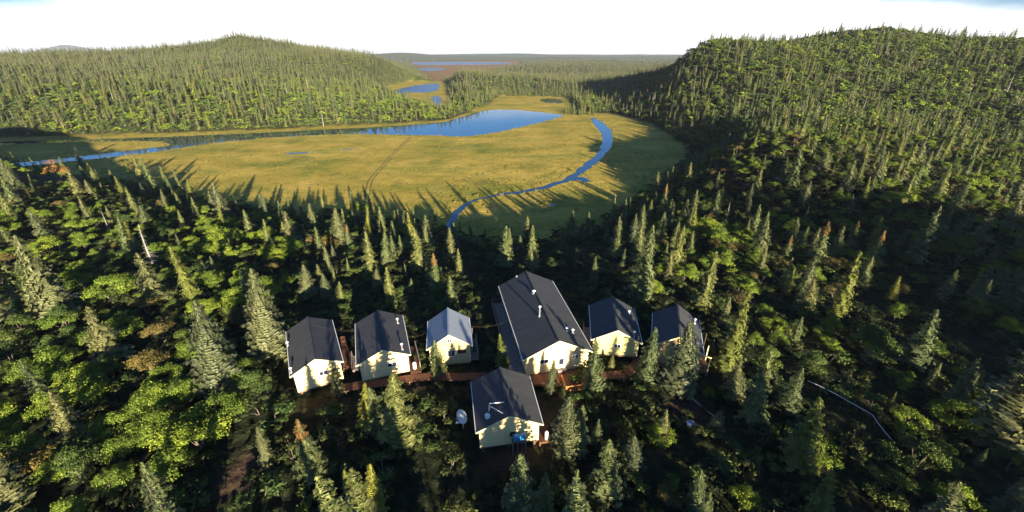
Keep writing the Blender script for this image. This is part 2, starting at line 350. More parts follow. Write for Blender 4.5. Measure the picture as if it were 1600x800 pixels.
# wheel track worn across the meadow
MT = mat('worn_track', (.10, .085, .022), .95); base(MT, ramp(MT, noise(MT, .6, 4), [(.3, (.075, .075, .018)), (.7, (.16, .13, .03))]))
tp = np.array([on_z(a, b) for a, b in ((642, 214), (628, 227), (612, 243), (600, 258), (588, 270), (578, 283), (574, 300), (573, 315))])
tt = np.linspace(0, len(tp) - 1, 60); tp = np.stack([np.interp(tt, range(len(tp)), tp[:, i]) for i in (0, 1)], 1)
for _ in range(4): tp[1:-1] = (tp[:-2] + tp[1:-1] * 2 + tp[2:]) / 4
b_ = MB()
for off in (-.9, .9):
    vs = []; fs = []
    for i in range(len(tp)):
        T_ = tp[min(i + 1, 59)] - tp[max(i - 1, 0)]; T_ /= np.linalg.norm(T_); nr = np.array([-T_[1], T_[0]])
        for w in (-.33, .33): p = tp[i] + nr * (off + w); vs.append((p[0], p[1], .03))
    b_.poly(vs, [(2 * i, 2 * i + 1, 2 * i + 3, 2 * i + 2) for i in range(len(tp) - 1)])
tag(b_.build('track_path', MT), kind='structure')

# ------------------------------------------------------------------ the air
hb = MB().box((0, 8200, 115), (36000, 20400, 236)).build('haze', None)
MH = bpy.data.materials.new('haze_air'); MH.use_nodes = True; MH.node_tree.nodes.clear()
ho = MH.node_tree.nodes.new('ShaderNodeOutputMaterial'); hv = MH.node_tree.nodes.new('ShaderNodeVolumePrincipled')
hv.inputs['Color'].default_value = (.80, .88, 1, 1); hv.inputs['Density'].default_value = .000055; hv.inputs['Anisotropy'].default_value = .2
MH.node_tree.links.new(hv.outputs[0], ho.inputs['Volume']); hb.data.materials.append(MH); tag(hb, kind='stuff')

# ------------------------------------------------------------------ vegetation
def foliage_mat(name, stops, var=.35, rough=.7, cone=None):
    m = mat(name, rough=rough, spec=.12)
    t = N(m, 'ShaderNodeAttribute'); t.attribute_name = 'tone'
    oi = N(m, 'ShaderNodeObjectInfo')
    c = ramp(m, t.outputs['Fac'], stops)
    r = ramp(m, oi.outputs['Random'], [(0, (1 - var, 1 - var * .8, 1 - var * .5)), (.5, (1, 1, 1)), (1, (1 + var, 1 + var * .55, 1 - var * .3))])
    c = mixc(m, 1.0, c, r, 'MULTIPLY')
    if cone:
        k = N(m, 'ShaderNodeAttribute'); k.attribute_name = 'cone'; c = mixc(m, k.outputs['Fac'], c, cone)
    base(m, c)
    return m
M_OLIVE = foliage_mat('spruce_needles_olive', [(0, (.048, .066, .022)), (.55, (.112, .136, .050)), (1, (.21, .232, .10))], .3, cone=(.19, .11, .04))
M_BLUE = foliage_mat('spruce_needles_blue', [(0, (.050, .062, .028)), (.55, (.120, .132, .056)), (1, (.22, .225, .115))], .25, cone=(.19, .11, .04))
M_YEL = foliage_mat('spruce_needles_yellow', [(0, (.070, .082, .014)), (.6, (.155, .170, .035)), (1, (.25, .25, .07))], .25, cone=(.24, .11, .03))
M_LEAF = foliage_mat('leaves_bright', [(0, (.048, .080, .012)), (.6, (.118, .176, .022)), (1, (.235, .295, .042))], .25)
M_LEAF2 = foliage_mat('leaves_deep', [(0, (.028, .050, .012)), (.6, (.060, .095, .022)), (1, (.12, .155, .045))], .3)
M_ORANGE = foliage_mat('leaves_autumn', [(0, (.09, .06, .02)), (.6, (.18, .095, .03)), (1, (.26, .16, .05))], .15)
M_BROWN = foliage_mat('leaves_browned', [(0, (.055, .050, .016)), (.6, (.12, .10, .03)), (1, (.17, .13, .05))], .2)
M_SCRUB = foliage_mat('scrub', [(0, (.010, .016, .006)), (.5, (.025, .036, .011)), (1, (.085, .10, .036))], .45)
M_BARK = mat('bark', (.14, .11, .085), .9); base(M_BARK, ramp(M_BARK, noise(M_BARK, 6, 4, stretch=(1, 1, .25)), [(.3, (.085, .065, .05)), (.7, (.22, .18, .145))]))
M_DEAD = mat('dead_wood', (.3, .28, .25), .85); base(M_DEAD, ramp(M_DEAD, noise(M_DEAD, 5, 4, stretch=(1, 1, .25)), [(.3, (.20, .18, .16)), (.7, (.42, .39, .35))]))

def set_attr(me, name, arr):
    a = me.attributes.new(name, 'FLOAT', 'POINT'); a.data.foreach_set('value', np.asarray(arr, np.float32))
def cone_mesh_np(pts, rad, n):
    pts = np.array(pts, float); V = []; Fc = []
    for i, p in enumerate(pts):
        for k in range(n): a = 6.2832 * k / n; V.append((p[0] + rad[i] * math.cos(a), p[1] + rad[i] * math.sin(a), p[2]))
    for i in range(len(pts) - 1):
        for k in range(n):
            a, b, c, d = i * n + k, i * n + (k + 1) % n, (i + 1) * n + (k + 1) % n, (i + 1) * n + k; Fc += [(a, b, c), (a, c, d)]
    return V, Fc
def spruce(seed, lev, per, segs, width=.17, miss=.12, start=.07, sparse=1.0, rusty=False, dead=False, double=False):
    """a spruce ten metres tall: (crown verts, faces, tone, cone), (trunk verts, faces)"""
    g = np.random.default_rng(seed); H = 10.0
    V = []; Fc = []; T = []; K = []
    lean = g.uniform(-.25, .25, 2)
    def ax(z): s = z / H; return np.array([lean[0] * s * s + .08 * math.sin(3 * s + seed), lean[1] * s * s + .08 * math.cos(4 * s + seed), z])
    zs = H * (start + (1 - start) * (1 - (1 - np.linspace(0, 1, lev)) ** 1.05))
    lop = g.uniform(0, 6.28); side = g.uniform(0, .22)
    bands = g.uniform(.78, 1.18, 9)
    for li, z in enumerate(zs):
        s = z / H; prof = (1 - s) ** .72 * (1 - .35 * max(0, .16 - s) / .16)
        Lm = H * width * prof * bands[int(s * 8.99)] + .12
        n = max(3, int(per * (.45 + .55 * prof))) if s < .96 else 3
        a0 = g.uniform(0, 6.28)
        for b in range(n):
            if g.random() < miss and s < .93: continue
            az = a0 + 6.2832 * b / n + g.normal(0, .25)
            ln = Lm * g.uniform(.6, 1.15) * (1 - side * (1 + math.cos(az - lop)) / 2)
            if dead and g.random() < .3: ln *= .4
            d = np.array([math.cos(az), math.sin(az), 0]); q = np.array([-d[1], d[0], 0])
            z0 = z + g.normal(0, .05); up = .35 * max(0, s - .55) - .18 * (1 - s) + g.normal(0, .08)
            p0 = ax(z0)
            tone = np.clip(.45 + g.normal(0, .2), 0, 1); cone = 1.0 if (rusty and s > .72 and g.random() < .75) else 0.0
            if dead:
                e = p0 + d * ln + np.array([0, 0, up * ln - .12 * ln]); w = .028
                o = len(V); V += [p0 - q * w, p0 + q * w, e, p0 + [0, 0, w * 1.6]]; Fc += [(o, o + 1, o + 2), (o, o + 3, o + 2), (o + 1, o + 3, o + 2)]; T += [.5] * 4; K += [0] * 4
                continue
            sp = []
            for i in range(segs + 1):
                t = i / segs; sp.append(p0 + d * (ln * t) + np.array([0, 0, ln * (up * t - .30 * t * t * (1 - s) + .10 * t ** 3)]))
            wid = (.30 * ln + .10) * sparse
            for i in range(segs):
                t = i / segs; w = wid * (1 - .62 * t) * g.uniform(.7, 1.25); fwd = d * ln / segs
                o = len(V)
                hang = -.10 * w * 3
                o2 = len(V) + 5
                l_ = sp[i] + fwd * .9 + q * w + [0, 0, hang * g.uniform(.2, 1.3)]
                r_ = sp[i] + fwd * .9 - q * w + [0, 0, hang * g.uniform(.2, 1.3)]
                hw_ = w * g.uniform(.45, .8); dz_ = (.20 + .13 * ln) * g.uniform(.6, 1.3) * sparse
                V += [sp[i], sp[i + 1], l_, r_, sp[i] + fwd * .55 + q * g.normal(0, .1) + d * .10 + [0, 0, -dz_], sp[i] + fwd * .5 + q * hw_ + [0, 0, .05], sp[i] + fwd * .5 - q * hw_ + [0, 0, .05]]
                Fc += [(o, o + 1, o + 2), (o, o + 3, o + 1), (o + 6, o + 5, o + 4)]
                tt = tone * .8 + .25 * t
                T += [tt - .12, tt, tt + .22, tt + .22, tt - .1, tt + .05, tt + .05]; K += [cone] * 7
            e = sp[-1] + d * (.12 * ln); o = len(V); V += [sp[-1] + q * .05, sp[-1] - q * .05, e]; Fc.append((o, o + 1, o + 2)); T += [tone + .2] * 3; K += [cone] * 3
    top = ax(H); o = len(V)
    V += [top + [0, 0, .25], top + [.07, 0, -.35], top + [-.05, .06, -.35], top + [-.03, -.07, -.35]]; Fc += [(o, o + 1, o + 2), (o, o + 2, o + 3), (o, o + 3, o + 1)]; T += [.6] * 4; K += [0] * 4
    hs = [-.6, .5, 2.5, 5, 7.5, 9.6]; TR = cone_mesh_np([ax(max(h, 0)) + [0, 0, min(h, 0)] for h in hs], [.20, .15, .12, .09, .055, .02], 6)
    return (np.array(V), np.array(Fc), np.clip(T, 0, 1), np.array(K)), TR
def leafy(seed, nl, nleaf, size=.20, flat=.8, stems=4, spread=.42):
    """a broad-leaved bush five metres tall"""
    g = np.random.default_rng(seed); H = 5.0; Vs = []; Ts = []
    lobes = []
    for i in range(nl):
        a = g.uniform(0, 6.28); s = math.sqrt(g.random()); rr = H * spread * s
        z = H * (.30 + .52 * (1 - s * .75) * g.uniform(.7, 1.15)); lobes.append((rr * math.cos(a), rr * math.sin(a), z, H * g.uniform(.11, .20)))
    lobes = np.array(lobes)
    per = nleaf // nl
    for lx, ly, lz, lr in lobes:
        d = g.normal(size=(per, 3)); d /= np.linalg.norm(d, axis=1)[:, None]; d[:, 2] = np.abs(d[:, 2]) * .9 + d[:, 2] * .1
        rad = lr * g.uniform(.55, 1.12, per) * (1 + .25 * np.sin(d[:, 0] * 7 + lx * 9) * np.cos(d[:, 1] * 6 + lz))
        c = np.array([lx, ly, lz]) + d * rad[:, None] * [1.15, 1.15, flat]
        nrm = d + g.normal(0, .55, (per, 3)); nrm /= np.linalg.norm(nrm, axis=1)[:, None]
        t1 = np.cross(nrm, g.normal(size=(per, 3))); t1 /= np.linalg.norm(t1, axis=1)[:, None]; t2 = np.cross(nrm, t1)
        sz = size * g.uniform(.5, 1.2, per)[:, None]
        Vs.append(np.stack([c - t1 * sz * .5, c + t2 * sz * .33, c + t1 * sz * .5, c - t2 * sz * .33], 1).reshape(-1, 3))
        tn = np.clip(g.normal(.5, .2) + g.normal(0, .22, per), 0, 1); Ts.append(np.repeat(tn, 4))
    V = np.vstack(Vs); n = len(V) // 4; o = np.arange(n) * 4
    Fc = np.vstack([np.stack([o, o + 1, o + 2], 1), np.stack([o, o + 2, o + 3], 1)]); T = np.concatenate(Ts)
    TV = []; TF = []
    for i in range(stems):
        l = lobes[(i * 3) % nl]; a = g.uniform(0, 6.28)
        p0 = np.array([.15 * math.cos(a), .15 * math.sin(a), -.4]); p2 = np.array([l[0] * .8, l[1] * .8, l[2]]); p1 = (p0 + p2) / 2 * [.7, .7, 1.1]
        v, f = cone_mesh_np([p0, p1, p2], [.075, .055, .02], 5); o = len(TV); TV += v; TF += [tuple(q + o for q in t) for t in f]
    return (V, Fc, T, np.zeros(len(V))), (TV, TF)

def make_meshes(name, gen, m, bark=None):
    (V, Fc, T, K), (TV, TF) = gen
    cr = mesh_np(name + '_crown', V, Fc); set_attr(cr, 'tone', T); set_attr(cr, 'cone', K); cr.materials.append(m)
    tr = mesh_np(name + '_trunk', TV, TF, True); tr.materials.append(bark or M_BARK)
    V2 = np.vstack([V, np.array(TV)]); F2 = np.vstack([Fc, np.array(TF) + len(V)])
    jo = mesh_np(name + '_whole', V2, F2); set_attr(jo, 'tone', np.append(T, np.full(len(TV), .4))); set_attr(jo, 'cone', np.append(K, np.zeros(len(TV))))
    jo.materials.append(m); jo.materials.append(bark or M_BARK)
    mi = np.zeros(len(F2), np.int32); mi[len(Fc):] = 1; jo.polygons.foreach_set('material_index', mi)
    return cr, tr, jo
# near kinds of spruce: (look, meshes)
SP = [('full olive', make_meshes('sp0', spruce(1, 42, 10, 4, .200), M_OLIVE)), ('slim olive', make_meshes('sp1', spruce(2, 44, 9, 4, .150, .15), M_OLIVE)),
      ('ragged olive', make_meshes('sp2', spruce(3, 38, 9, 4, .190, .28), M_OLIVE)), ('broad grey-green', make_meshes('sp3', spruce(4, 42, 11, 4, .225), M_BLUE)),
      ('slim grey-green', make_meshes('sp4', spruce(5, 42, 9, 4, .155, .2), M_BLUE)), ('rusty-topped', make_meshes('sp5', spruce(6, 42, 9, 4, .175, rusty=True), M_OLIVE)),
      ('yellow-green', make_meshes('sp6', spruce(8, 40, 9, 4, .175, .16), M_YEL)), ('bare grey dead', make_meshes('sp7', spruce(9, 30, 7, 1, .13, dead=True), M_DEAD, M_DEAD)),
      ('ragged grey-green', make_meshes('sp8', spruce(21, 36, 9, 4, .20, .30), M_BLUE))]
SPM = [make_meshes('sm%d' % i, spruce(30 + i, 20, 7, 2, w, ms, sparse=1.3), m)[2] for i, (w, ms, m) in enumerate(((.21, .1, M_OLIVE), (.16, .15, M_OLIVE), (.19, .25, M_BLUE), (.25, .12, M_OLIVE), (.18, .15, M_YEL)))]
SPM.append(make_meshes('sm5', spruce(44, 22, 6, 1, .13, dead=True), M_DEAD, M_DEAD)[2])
SPF = [make_meshes('sf%d' % i, spruce(50 + i, 9, 5, 1, w, .05, sparse=2.0), m)[2] for i, (w, m) in enumerate(((.19, M_OLIVE), (.16, M_OLIVE), (.18, M_BLUE), (.22, M_OLIVE)))]
LF = [('bright green', make_meshes('lf0', leafy(61, 17, 5600), M_LEAF)), ('bright green spreading', make_meshes('lf1', leafy(62, 22, 6000, spread=.52), M_LEAF)),
      ('deep green', make_meshes('lf2', leafy(63, 16, 5200), M_LEAF2)), ('deep green open', make_meshes('lf3', leafy(64, 12, 3800, spread=.5), M_LEAF2)),
      ('bright green narrow', make_meshes('lf4', leafy(65, 12, 3600, spread=.28), M_LEAF)), ('orange autumn', make_meshes('lf5', leafy(66, 12, 3600, spread=.36), M_ORANGE)),
      ('brown-tinged', make_meshes('lf6', leafy(67, 13, 3600, spread=.42), M_BROWN))]
LFM = [make_meshes('lm%d' % i, leafy(70 + i, 10, 420, .62, spread=.5), m)[2] for i, m in enumerate((M_LEAF, M_LEAF2, M_LEAF2, M_LEAF))]
SCR = [make_meshes('sc%d' % i, leafy(80 + i, 9, nn, .55, .6, 2, .5), m)[2] for i, (nn, m) in enumerate(((520, M_SCRUB), (420, M_SCRUB), (460, M_LEAF2), (380, M_SCRUB)))]

def forest(name, P, rot, scl, idx, protos, label=None, kind='stuff'):
    me = bpy.data.meshes.new(name); P = np.asarray(P, np.float32); n = len(P)
    me.vertices.add(n); me.vertices.foreach_set('co', P.ravel())
    a = me.attributes.new('rot', 'FLOAT_VECTOR', 'POINT'); r3 = np.zeros((n, 3), np.float32); r3[:, 2] = rot; r3[:, 0] = rng.normal(0, .04, n); r3[:, 1] = rng.normal(0, .04, n); a.data.foreach_set('vector', r3.ravel())
    a = me.attributes.new('scl', 'FLOAT_VECTOR', 'POINT'); a.data.foreach_set('vector', np.asarray(scl, np.float32).ravel())
    a = me.attributes.new('idx', 'INT', 'POINT'); a.data.foreach_set('value', np.asarray(idx, np.int32))
    c = bpy.data.collections.new(name + '_kinds')
    for i, q in enumerate(protos): c.objects.link(bpy.data.objects.new('%s_kind_%02d' % (name, i), q))
    o = link(name, me); tag(o, kind=kind)
    ng = bpy.data.node_groups.new(name, 'GeometryNodeTree')
    ng.interface.new_socket('Geometry', in_out='INPUT', socket_type='NodeSocketGeometry'); ng.interface.new_socket('Geometry', in_out='OUTPUT', socket_type='NodeSocketGeometry')
    nd = ng.nodes; gi = nd.new('NodeGroupInput'); go = nd.new('NodeGroupOutput'); ip = nd.new('GeometryNodeInstanceOnPoints'); ci = nd.new('GeometryNodeCollectionInfo')
    ci.inputs['Collection'].default_value = c; ci.inputs['Separate Children'].default_value = True; ci.inputs['Reset Children'].default_value = True
    def na(nm, ty): q = nd.new('GeometryNodeInputNamedAttribute'); q.data_type = ty; q.inputs['Name'].default_value = nm; return next(s for s in q.outputs if s.enabled and s.name == 'Attribute')
    lk = ng.links.new
    lk(gi.outputs[0], ip.inputs['Points']); lk(ci.outputs[0], ip.inputs['Instance']); ip.inputs['Pick Instance'].default_value = True
    lk(na('idx', 'INT'), ip.inputs['Instance Index']); lk(na('rot', 'FLOAT_VECTOR'), ip.inputs['Rotation']); lk(na('scl', 'FLOAT_VECTOR'), ip.inputs['Scale'])
    lk(ip.outputs[0], go.inputs[0])
    md = o.modifiers.new('scatter', 'NODES'); md.node_group = ng
    return o

# surveyed spruces: top x, top y, base x, base y, kind
HERO = '''2 247 18 285 3;120 230 130 263 8;193 248 203 270 6;211 241 222 282 0;228 246 242 302 0;225 282 235 308 3;255 258 262 294 1;275 262 280 292 1;130 280 146 310 3;158 284 162 302 4
206 291 213 333 1;303 308 310 342 1;276 327 288 360 1;336 284 350 340 3;371 303 373 332 4;285 290 288 303 4;180 338 208 402 0;222 350 242 420 7;165 330 172 362 7;48 366 100 505 3;0 410 14 535 3;25 398 55 505 0
212 393 247 475 8;270 383 302 472 6;135 478 178 566 8;277 468 352 612 3;318 404 325 442 4;385 418 428 556 3;0 700 28 795 3;232 718 262 790 2;418 342 422 386 1;442 316 444 336 4;453 305 457 332 3;469 317 472 336 3
502 302 506 330 1;494 334 496 362 2;544 350 546 386 5;550 296 552 326 1;575 296 580 328 2;645 324 646 341 1;676 324 680 346 5;585 360 584 434 2;610 360 607 420 0;645 354 656 424 0;674 394 683 452 5;717 387 718 432 1
705 429 706 477 0;591 420 592 452 3;615 417 613 482 1;641 433 643 457 3;567 402 568 416 3;503 384 515 427 4;474 412 484 464 3;502 427 512 464 3;533 439 535 472 0;700 344 708 372 4;718 341 719 360 4;734 351 736 380 0;754 354 757 370 3
697 373 698 391 1;791 351 790 417 2;825 337 824 380 3;838 351 832 422 1;920 329 917 372 4;930 400 928 440 1;974 309 972 360 1;988 344 985 366 1;1004 319 1000 372 0;1015 311 1014 340 1;1037 286 1035 337 5;960 300 961 318 7
1050 329 1047 360 3;1008 350 1001 468 0;1063 350 1053 428 0;1080 365 1076 402 0;975 388 973 417 1;1102 391 1097 484 1;1118 296 1114 344 0;1090 309 1088 332 7;1132 316 1134 347 7;1160 292 1160 306 1;1168 306 1167 337 4;1187 262 1180 307 2
1157 456 1136 576 6;1136 462 1130 502 4;1177 544 1169 662 1;1232 574 1228 642 0;1254 618 1240 732 6;1068 498 1056 612 3;1012 508 1008 592 1;930 528 925 612 2;1249 224 1236 292 1;1273 254 1273 278 4;1300 257 1298 276 1;1340 251 1335 297 0
1405 245 1399 277 1;1308 222 1307 238 1;1284 344 1272 412 5;1313 351 1301 402 2;1340 344 1326 387 5;1370 359 1358 417 5;1232 366 1225 407 5;1445 319 1426 412 2;1500 291 1492 320 1;1575 242 1573 272 1;1591 242 1582 272 1;1540 324 1512 402 8
1338 392 1306 494 6;1230 401 1222 450 2;1265 399 1258 448 8;1585 403 1571 484 0;1437 483 1421 574 2;1595 513 1553 688 3;1456 567 1452 602 1;1290 738 1266 820 6;1572 733 1558 810 4;575 597 580 674 6;588 602 592 674 0;617 578 628 694 0
490 654 492 742 5;418 667 420 726 4;587 721 592 812 6;10 784 14 815 3;889 621 885 702 3;893 632 901 706 0;820 703 812 815 0;849 738 851 808 1;949 686 944 774 0;985 679 985 732 3;932 654 930 692 2;1043 639 1034 688 4;1086 733 1082 796 0
687 530 686 588 2;741 529 742 554 4;783 520 784 574 6;860 562 861 612 4;872 596 880 622 2;525 570 530 616 4;954 553 955 577 3;702 617 706 640 3;1150 560 1142 620 8;1395 430 1390 470 6;1362 520 1352 566 4
1480 420 1470 470 2;1500 560 1486 640 4;1120 640 1116 676 3;543 730 550 782 6;108 610 122 690 8;60 560 72 628 2;330 400 338 432 1;424 370 430 398 0;540 402 545 428 2;1190 380 1186 424 4;1405 356 1398 398 0;1260 320 1256 344 1;1470 235 1466 262 0;1530 215 1525 250 1'''
def occupied(x, y, mg=1.0):
    x = np.asarray(x, float); y = np.asarray(y, float); o = np.zeros(x.shape, bool)
    for k, (hx, hy, yaw, Wd, Ln, hr) in HOUSES.items():
        a = R(yaw); lx = (x - hx) * math.cos(a) + (y - hy) * math.sin(a); ly = -(x - hx) * math.sin(a) + (y - hy) * math.cos(a)
        xl = Wd / 2 + mg + (2.6 if k == 'lodge' else 0)
        o |= (lx > -xl) & (lx < Wd / 2 + mg) & (ly > -mg + .3) & (ly < Ln + mg - .3)
    return o
trees = []      # (species, kind, x, y, z, height, base_px, base_py)
for row in HERO.replace('\n', ';').split(';'):
    tx, ty, bx, by, kd = map(float, row.split())
    g = ground_at(bx, by)
    if g is None: continue
    # height of an upright stem whose tip is seen at ty
    lo, hi = .5, 40
    for _ in range(30):
        md_ = (lo + hi) / 2
        if proj(g[0], g[1], g[2] + md_)[1] > ty: lo = md_
        else: hi = md_
    trees.append(('spruce', int(kd), g[0], g[1], g[2], min(lo, 17), bx, by))
LHERO = '''75 248 95 284 5 6;345 345 350 386 0 5;455 365 458 402 4 6;495 362 494 386 6 5;510 364 511 388 6 5;525 370 524 388 6 5;563 312 565 334 0 5;538 334 540 352 0 5;1095 332 1100 372 0 5;1110 350 1125 390 1 6;1150 360 1155 392 0 5;1010 430 1013 462 0 4
1222 222 1224 244 1 4;1208 230 1210 248 0 4;175 425 182 475 1 6;128 420 142 462 0 6;120 338 128 364 1 5;145 334 150 360 1 5;70 364 78 400 0 5;130 356 135 386 0 5;1190 415 1190 440 4 4;1035 662 1030 690 0 3;1500 365 1490 420 2 5;1420 690 1424 742 3 5;1480 625 1482 668 0 4
1340 505 1345 560 2 6;455 340 458 362 4 5;1530 330 1530 360 1 5;1395 290 1398 325 1 6;1500 262 1508 300 1 7'''
for row in LHERO.replace('\n', ';').split(';'):
    tx, ty, bx, by, kd, hh = map(float, row.split()); g = ground_at(bx, by)
    if g is None: continue
    lo, hi = .5, 9
    for _ in range(30):
        md_ = (lo + hi) / 2
        if proj(g[0], g[1], g[2] + md_)[1] > ty: lo = md_
        else: hi = md_
    trees.append(('leafy', int(kd), g[0], g[1], g[2], lo, bx, by))
HX = np.array([[t[2], t[3]] for t in trees])

def candidates(x0, x1, y0, y1, cell):
    xs, ys = np.meshgrid(np.arange(x0, x1, cell), np.arange(y0, y1, cell)); xs = xs.ravel() + rng.uniform(-.48, .48, xs.size) * cell; ys = ys.ravel() + rng.uniform(-.48, .48, ys.size) * cell
    return xs, ys
def visible(x, y, z, lift=14):      # not buried behind a hill
    ok = np.ones(len(x), bool)
    for t in np.linspace(.12, .97, 26):
        zl = CZ + 25 + (z + lift - CZ - 25) * t
        ok &= height(x * t, y * t) < zl + 6
    return ok
clear_px = np.array([(400, 640), (430, 480), (560, 452), (640, 448), (770, 405), (900, 380), (1040, 440), (1130, 460), (1140, 600), (1060, 640), (960, 660), (900, 720), (720, 730), (690, 640), (560, 660), (470, 660)], float)
PIPE_CLEAR = np.array([(1235, 585), (1300, 600), (1390, 650), (1420, 720), (1400, 760), (1330, 740), (1260, 680)], float)
def keep_flat(x, y, mg):
    s = np.full(x.shape, 1e9)
    for P in FLATS: s = np.minimum(s, sdf(x, y, P))
    return s > mg
def near_hero(x, y, d):
    return (((x[:, None] - HX[None, :, 0]) ** 2 + (y[:, None] - HX[None, :, 1]) ** 2).min(1) < d * d)
def frame_ok(px, py, d, m=120): return (d > 5) & (px > -m) & (px < 1600 + m) & (py < 800 + m)

# ---- trees near enough to be told apart (within about 200 m)
x, y = candidates(-190, 260, 24, 210, 5.2)
z = height(x, y); px, py, d = proj(x, y, z)
ok = frame_ok(px, py, d, 30) & keep_flat(x, y, 2) & ~occupied(x, y, 1.5) & ~near_hero(x, y, 3.2) & ~in_poly(px, py, clear_px)
x, y, z, px, py, d = (a[ok] for a in (x, y, z, px, py, d))
pn = wav(x, y, 38, 2)
dens = np.where(py > 330, .20, .44) * (1 + .7 * pn)
dens = np.where((px < 440) & (py <= 400), .14, dens); dens = np.where((px < 440) & (py > 400), .03, dens)
dens = np.where((px > 440) & (px < 1130) & (py > 330), .34, dens)
dens = np.where((px > 1060) & (py < 330), .36, dens)
dens = np.where(py > 600, .34, dens)
dens = np.where(in_poly(px, py, PIPE_CLEAR), 0, dens)
hh = rng.uniform(3.5, 10, len(x)) * np.where(py > 600, .42, 1) * np.where((px > 430) & (px < 1130) & (py > 410), .7, 1)
pick = rng.random(len(x)) < dens
kinds = rng.choice([0, 1, 2, 3, 4, 5, 6, 7, 8], len(x), p=[.20, .21, .16, .1, .13, .02, .07, .0, .11])
for i in np.where(pick)[0]: trees.append(('spruce', int(kinds[i]), x[i], y[i], z[i], hh[i], px[i], py[i]))
# leafy
x, y = candidates(-190, 260, 24, 210, 3.7)
z = height(x, y); px, py, d = proj(x, y, z)
ok = frame_ok(px, py, d, 30) & keep_flat(x, y, 1) & ~occupied(x, y, 2) & ~near_hero(x, y, 2.0) & ~in_poly(px, py, clear_px)
x, y, z, px, py, d = (a[ok] for a in (x, y, z, px, py, d))
pn = wav(x, y, 22, 5)
dens = np.where(px < 440, np.where(py > 540, .92, np.where(py > 340, .66, .14)), 0)
dens = np.where((px > 250) & (px < 440) & (py > 480) & (py < 560), .45, dens)
dens = np.where((px >= 440) & (px < 1000), np.where(py < 470, .06, np.where(py > 640, .16, 0)), dens)
dens = np.where((px >= 1000), np.where(py < 450, .62, .42), dens)
dens = np.where((px >= 1000) & (py < 330), .58, dens)
dens = dens * (1 + .75 * pn); dens = np.where((px > 1000) & (py < 450), np.maximum(dens, .42), dens)
dens = np.where(in_poly(px, py, PIPE_CLEAR), 0, dens)
dens = np.where((px > 330) & (px < 560) & (py > 690), 0, dens); dens = np.where((px > 435) & (px < 700) & (py > 560), 0, dens)
hh = rng.uniform(1.8, 4.6, len(x)); hh = np.where((px > 440) & (px < 1150) & (py > 500), hh * .6, hh); hh = np.where((px < 440) & (py > 500), rng.uniform(2.6, 5.4, len(x)), hh)
pick = rng.random(len(x)) < dens
br = pn + rng.normal(0, .35, len(x)) + np.where(px < 440, .25, 0)
for i in np.where(pick)[0]:
    kd = int(rng.choice([0, 1, 4])) if br[i] > 0 else int(rng.choice([2, 3, 2, 6])) if rng.random() > .04 else 6
    trees.append(('leafy', kd, x[i], y[i], z[i], hh[i], px[i], py[i]))
# rank by how large they show
def show(t):
    d = proj(t[2], t[3], t[4])[2]; inside = -20 < t[6] < 1620 and t[7] - t[5] * F / d < 800
    return (t[5] / d * (1.2 if t[0] == 'leafy' else 1)) if inside else 0
near_tree = {'spruce': sorted([t for t in trees if t[0] == 'spruce'], key=show, reverse=True), 'leafy': sorted([t for t in trees if t[0] == 'leafy'], key=show, reverse=True)}
ORD = 'first second third fourth fifth sixth seventh eighth ninth tenth eleventh twelfth thirteenth fourteenth fifteenth sixteenth seventeenth eighteenth nineteenth twentieth'.split()
ORD += ['twenty-' + o for o in ORD[:9]] + ['thirtieth'] + ['thirty-' + o for o in ORD[:9]] + ['fortieth'] + ['forty-' + o for o in ORD[:9]]
def zone(px, py):
    if py > 640: return (('in the thicket corner', 230), ('beside the bare earth bank', 440), ('on shaded ground below western cabins', 700), ('just below the blue-tank cabin', 880),
                         ('on scrub slope east of blue-tank cabin', 1130), ('below the thin white pipe', 1400), ('beyond the thin white pipe', 9999)), 'low'
    if py > 510: return (('in thicket far west of cabins', 230), ('in thicket beside the westernmost cabin', 450), ('beside the western cabins', 660), ('between small cabin and lodge', 810),
                         ('in front of the lodge', 960), ('around the easternmost cabin', 1130), ('uphill of the thin white pipe', 1400), ('on dark slope far east of cabins', 9999)), 'mid'
    if py > 420: return (('atop the thicket far west', 230), ('atop the thicket near western cabins', 440), ('right behind the western cabins', 690), ('right behind the lodge', 960),
                         ('behind the easternmost cabins', 1180), ('on mid slope east of cabins', 1400), ('on mid slope at eastern frame edge', 9999)), 'up'
    if py > 340: return (('on dark western slope toward river', 230), ('on dark slope northwest of cabins', 440), ('in the hollow behind western cabins', 640), ('where the stream meets the forest', 870),
                         ('in the hollow east of stream', 1060), ('on lower flank of eastern hill', 1250), ('on broad foot of eastern hill', 1420), ('low at eastern frame edge', 9999)), 'far'
    return (('by the western river arm', 200), ('at west end of meadow edge', 420), ('along the shaded meadow edge', 700), ('beside the stream bend', 900), ('at the meadow east edge', 1120),
            ('above the shaded hollow', 1250), ('on the middle eastern hillside', 1420), ('high at eastern frame edge', 9999)), 'edge'
groups = {}
for spc in ('spruce', 'leafy'):
    for t in near_tree[spc][:300]:
        if show(t) <= 0: continue
        d = proj(t[2], t[3], t[4])[2]
        zs, _z = zone(t[6], t[7]); zt = next(s for s, lim in zs if t[6] < lim)
        look = (SP if spc == 'spruce' else LF)[t[1]][0]
        if spc == 'spruce': size = 'small' if t[5] < 5 else 'tall' if t[5] > 9 else 'mid-height'
        else: size = 'low' if t[5] < 3 else 'tall' if t[5] > 4.3 else 'rounded'
        groups.setdefault((spc, size, look, zt), []).append(t)
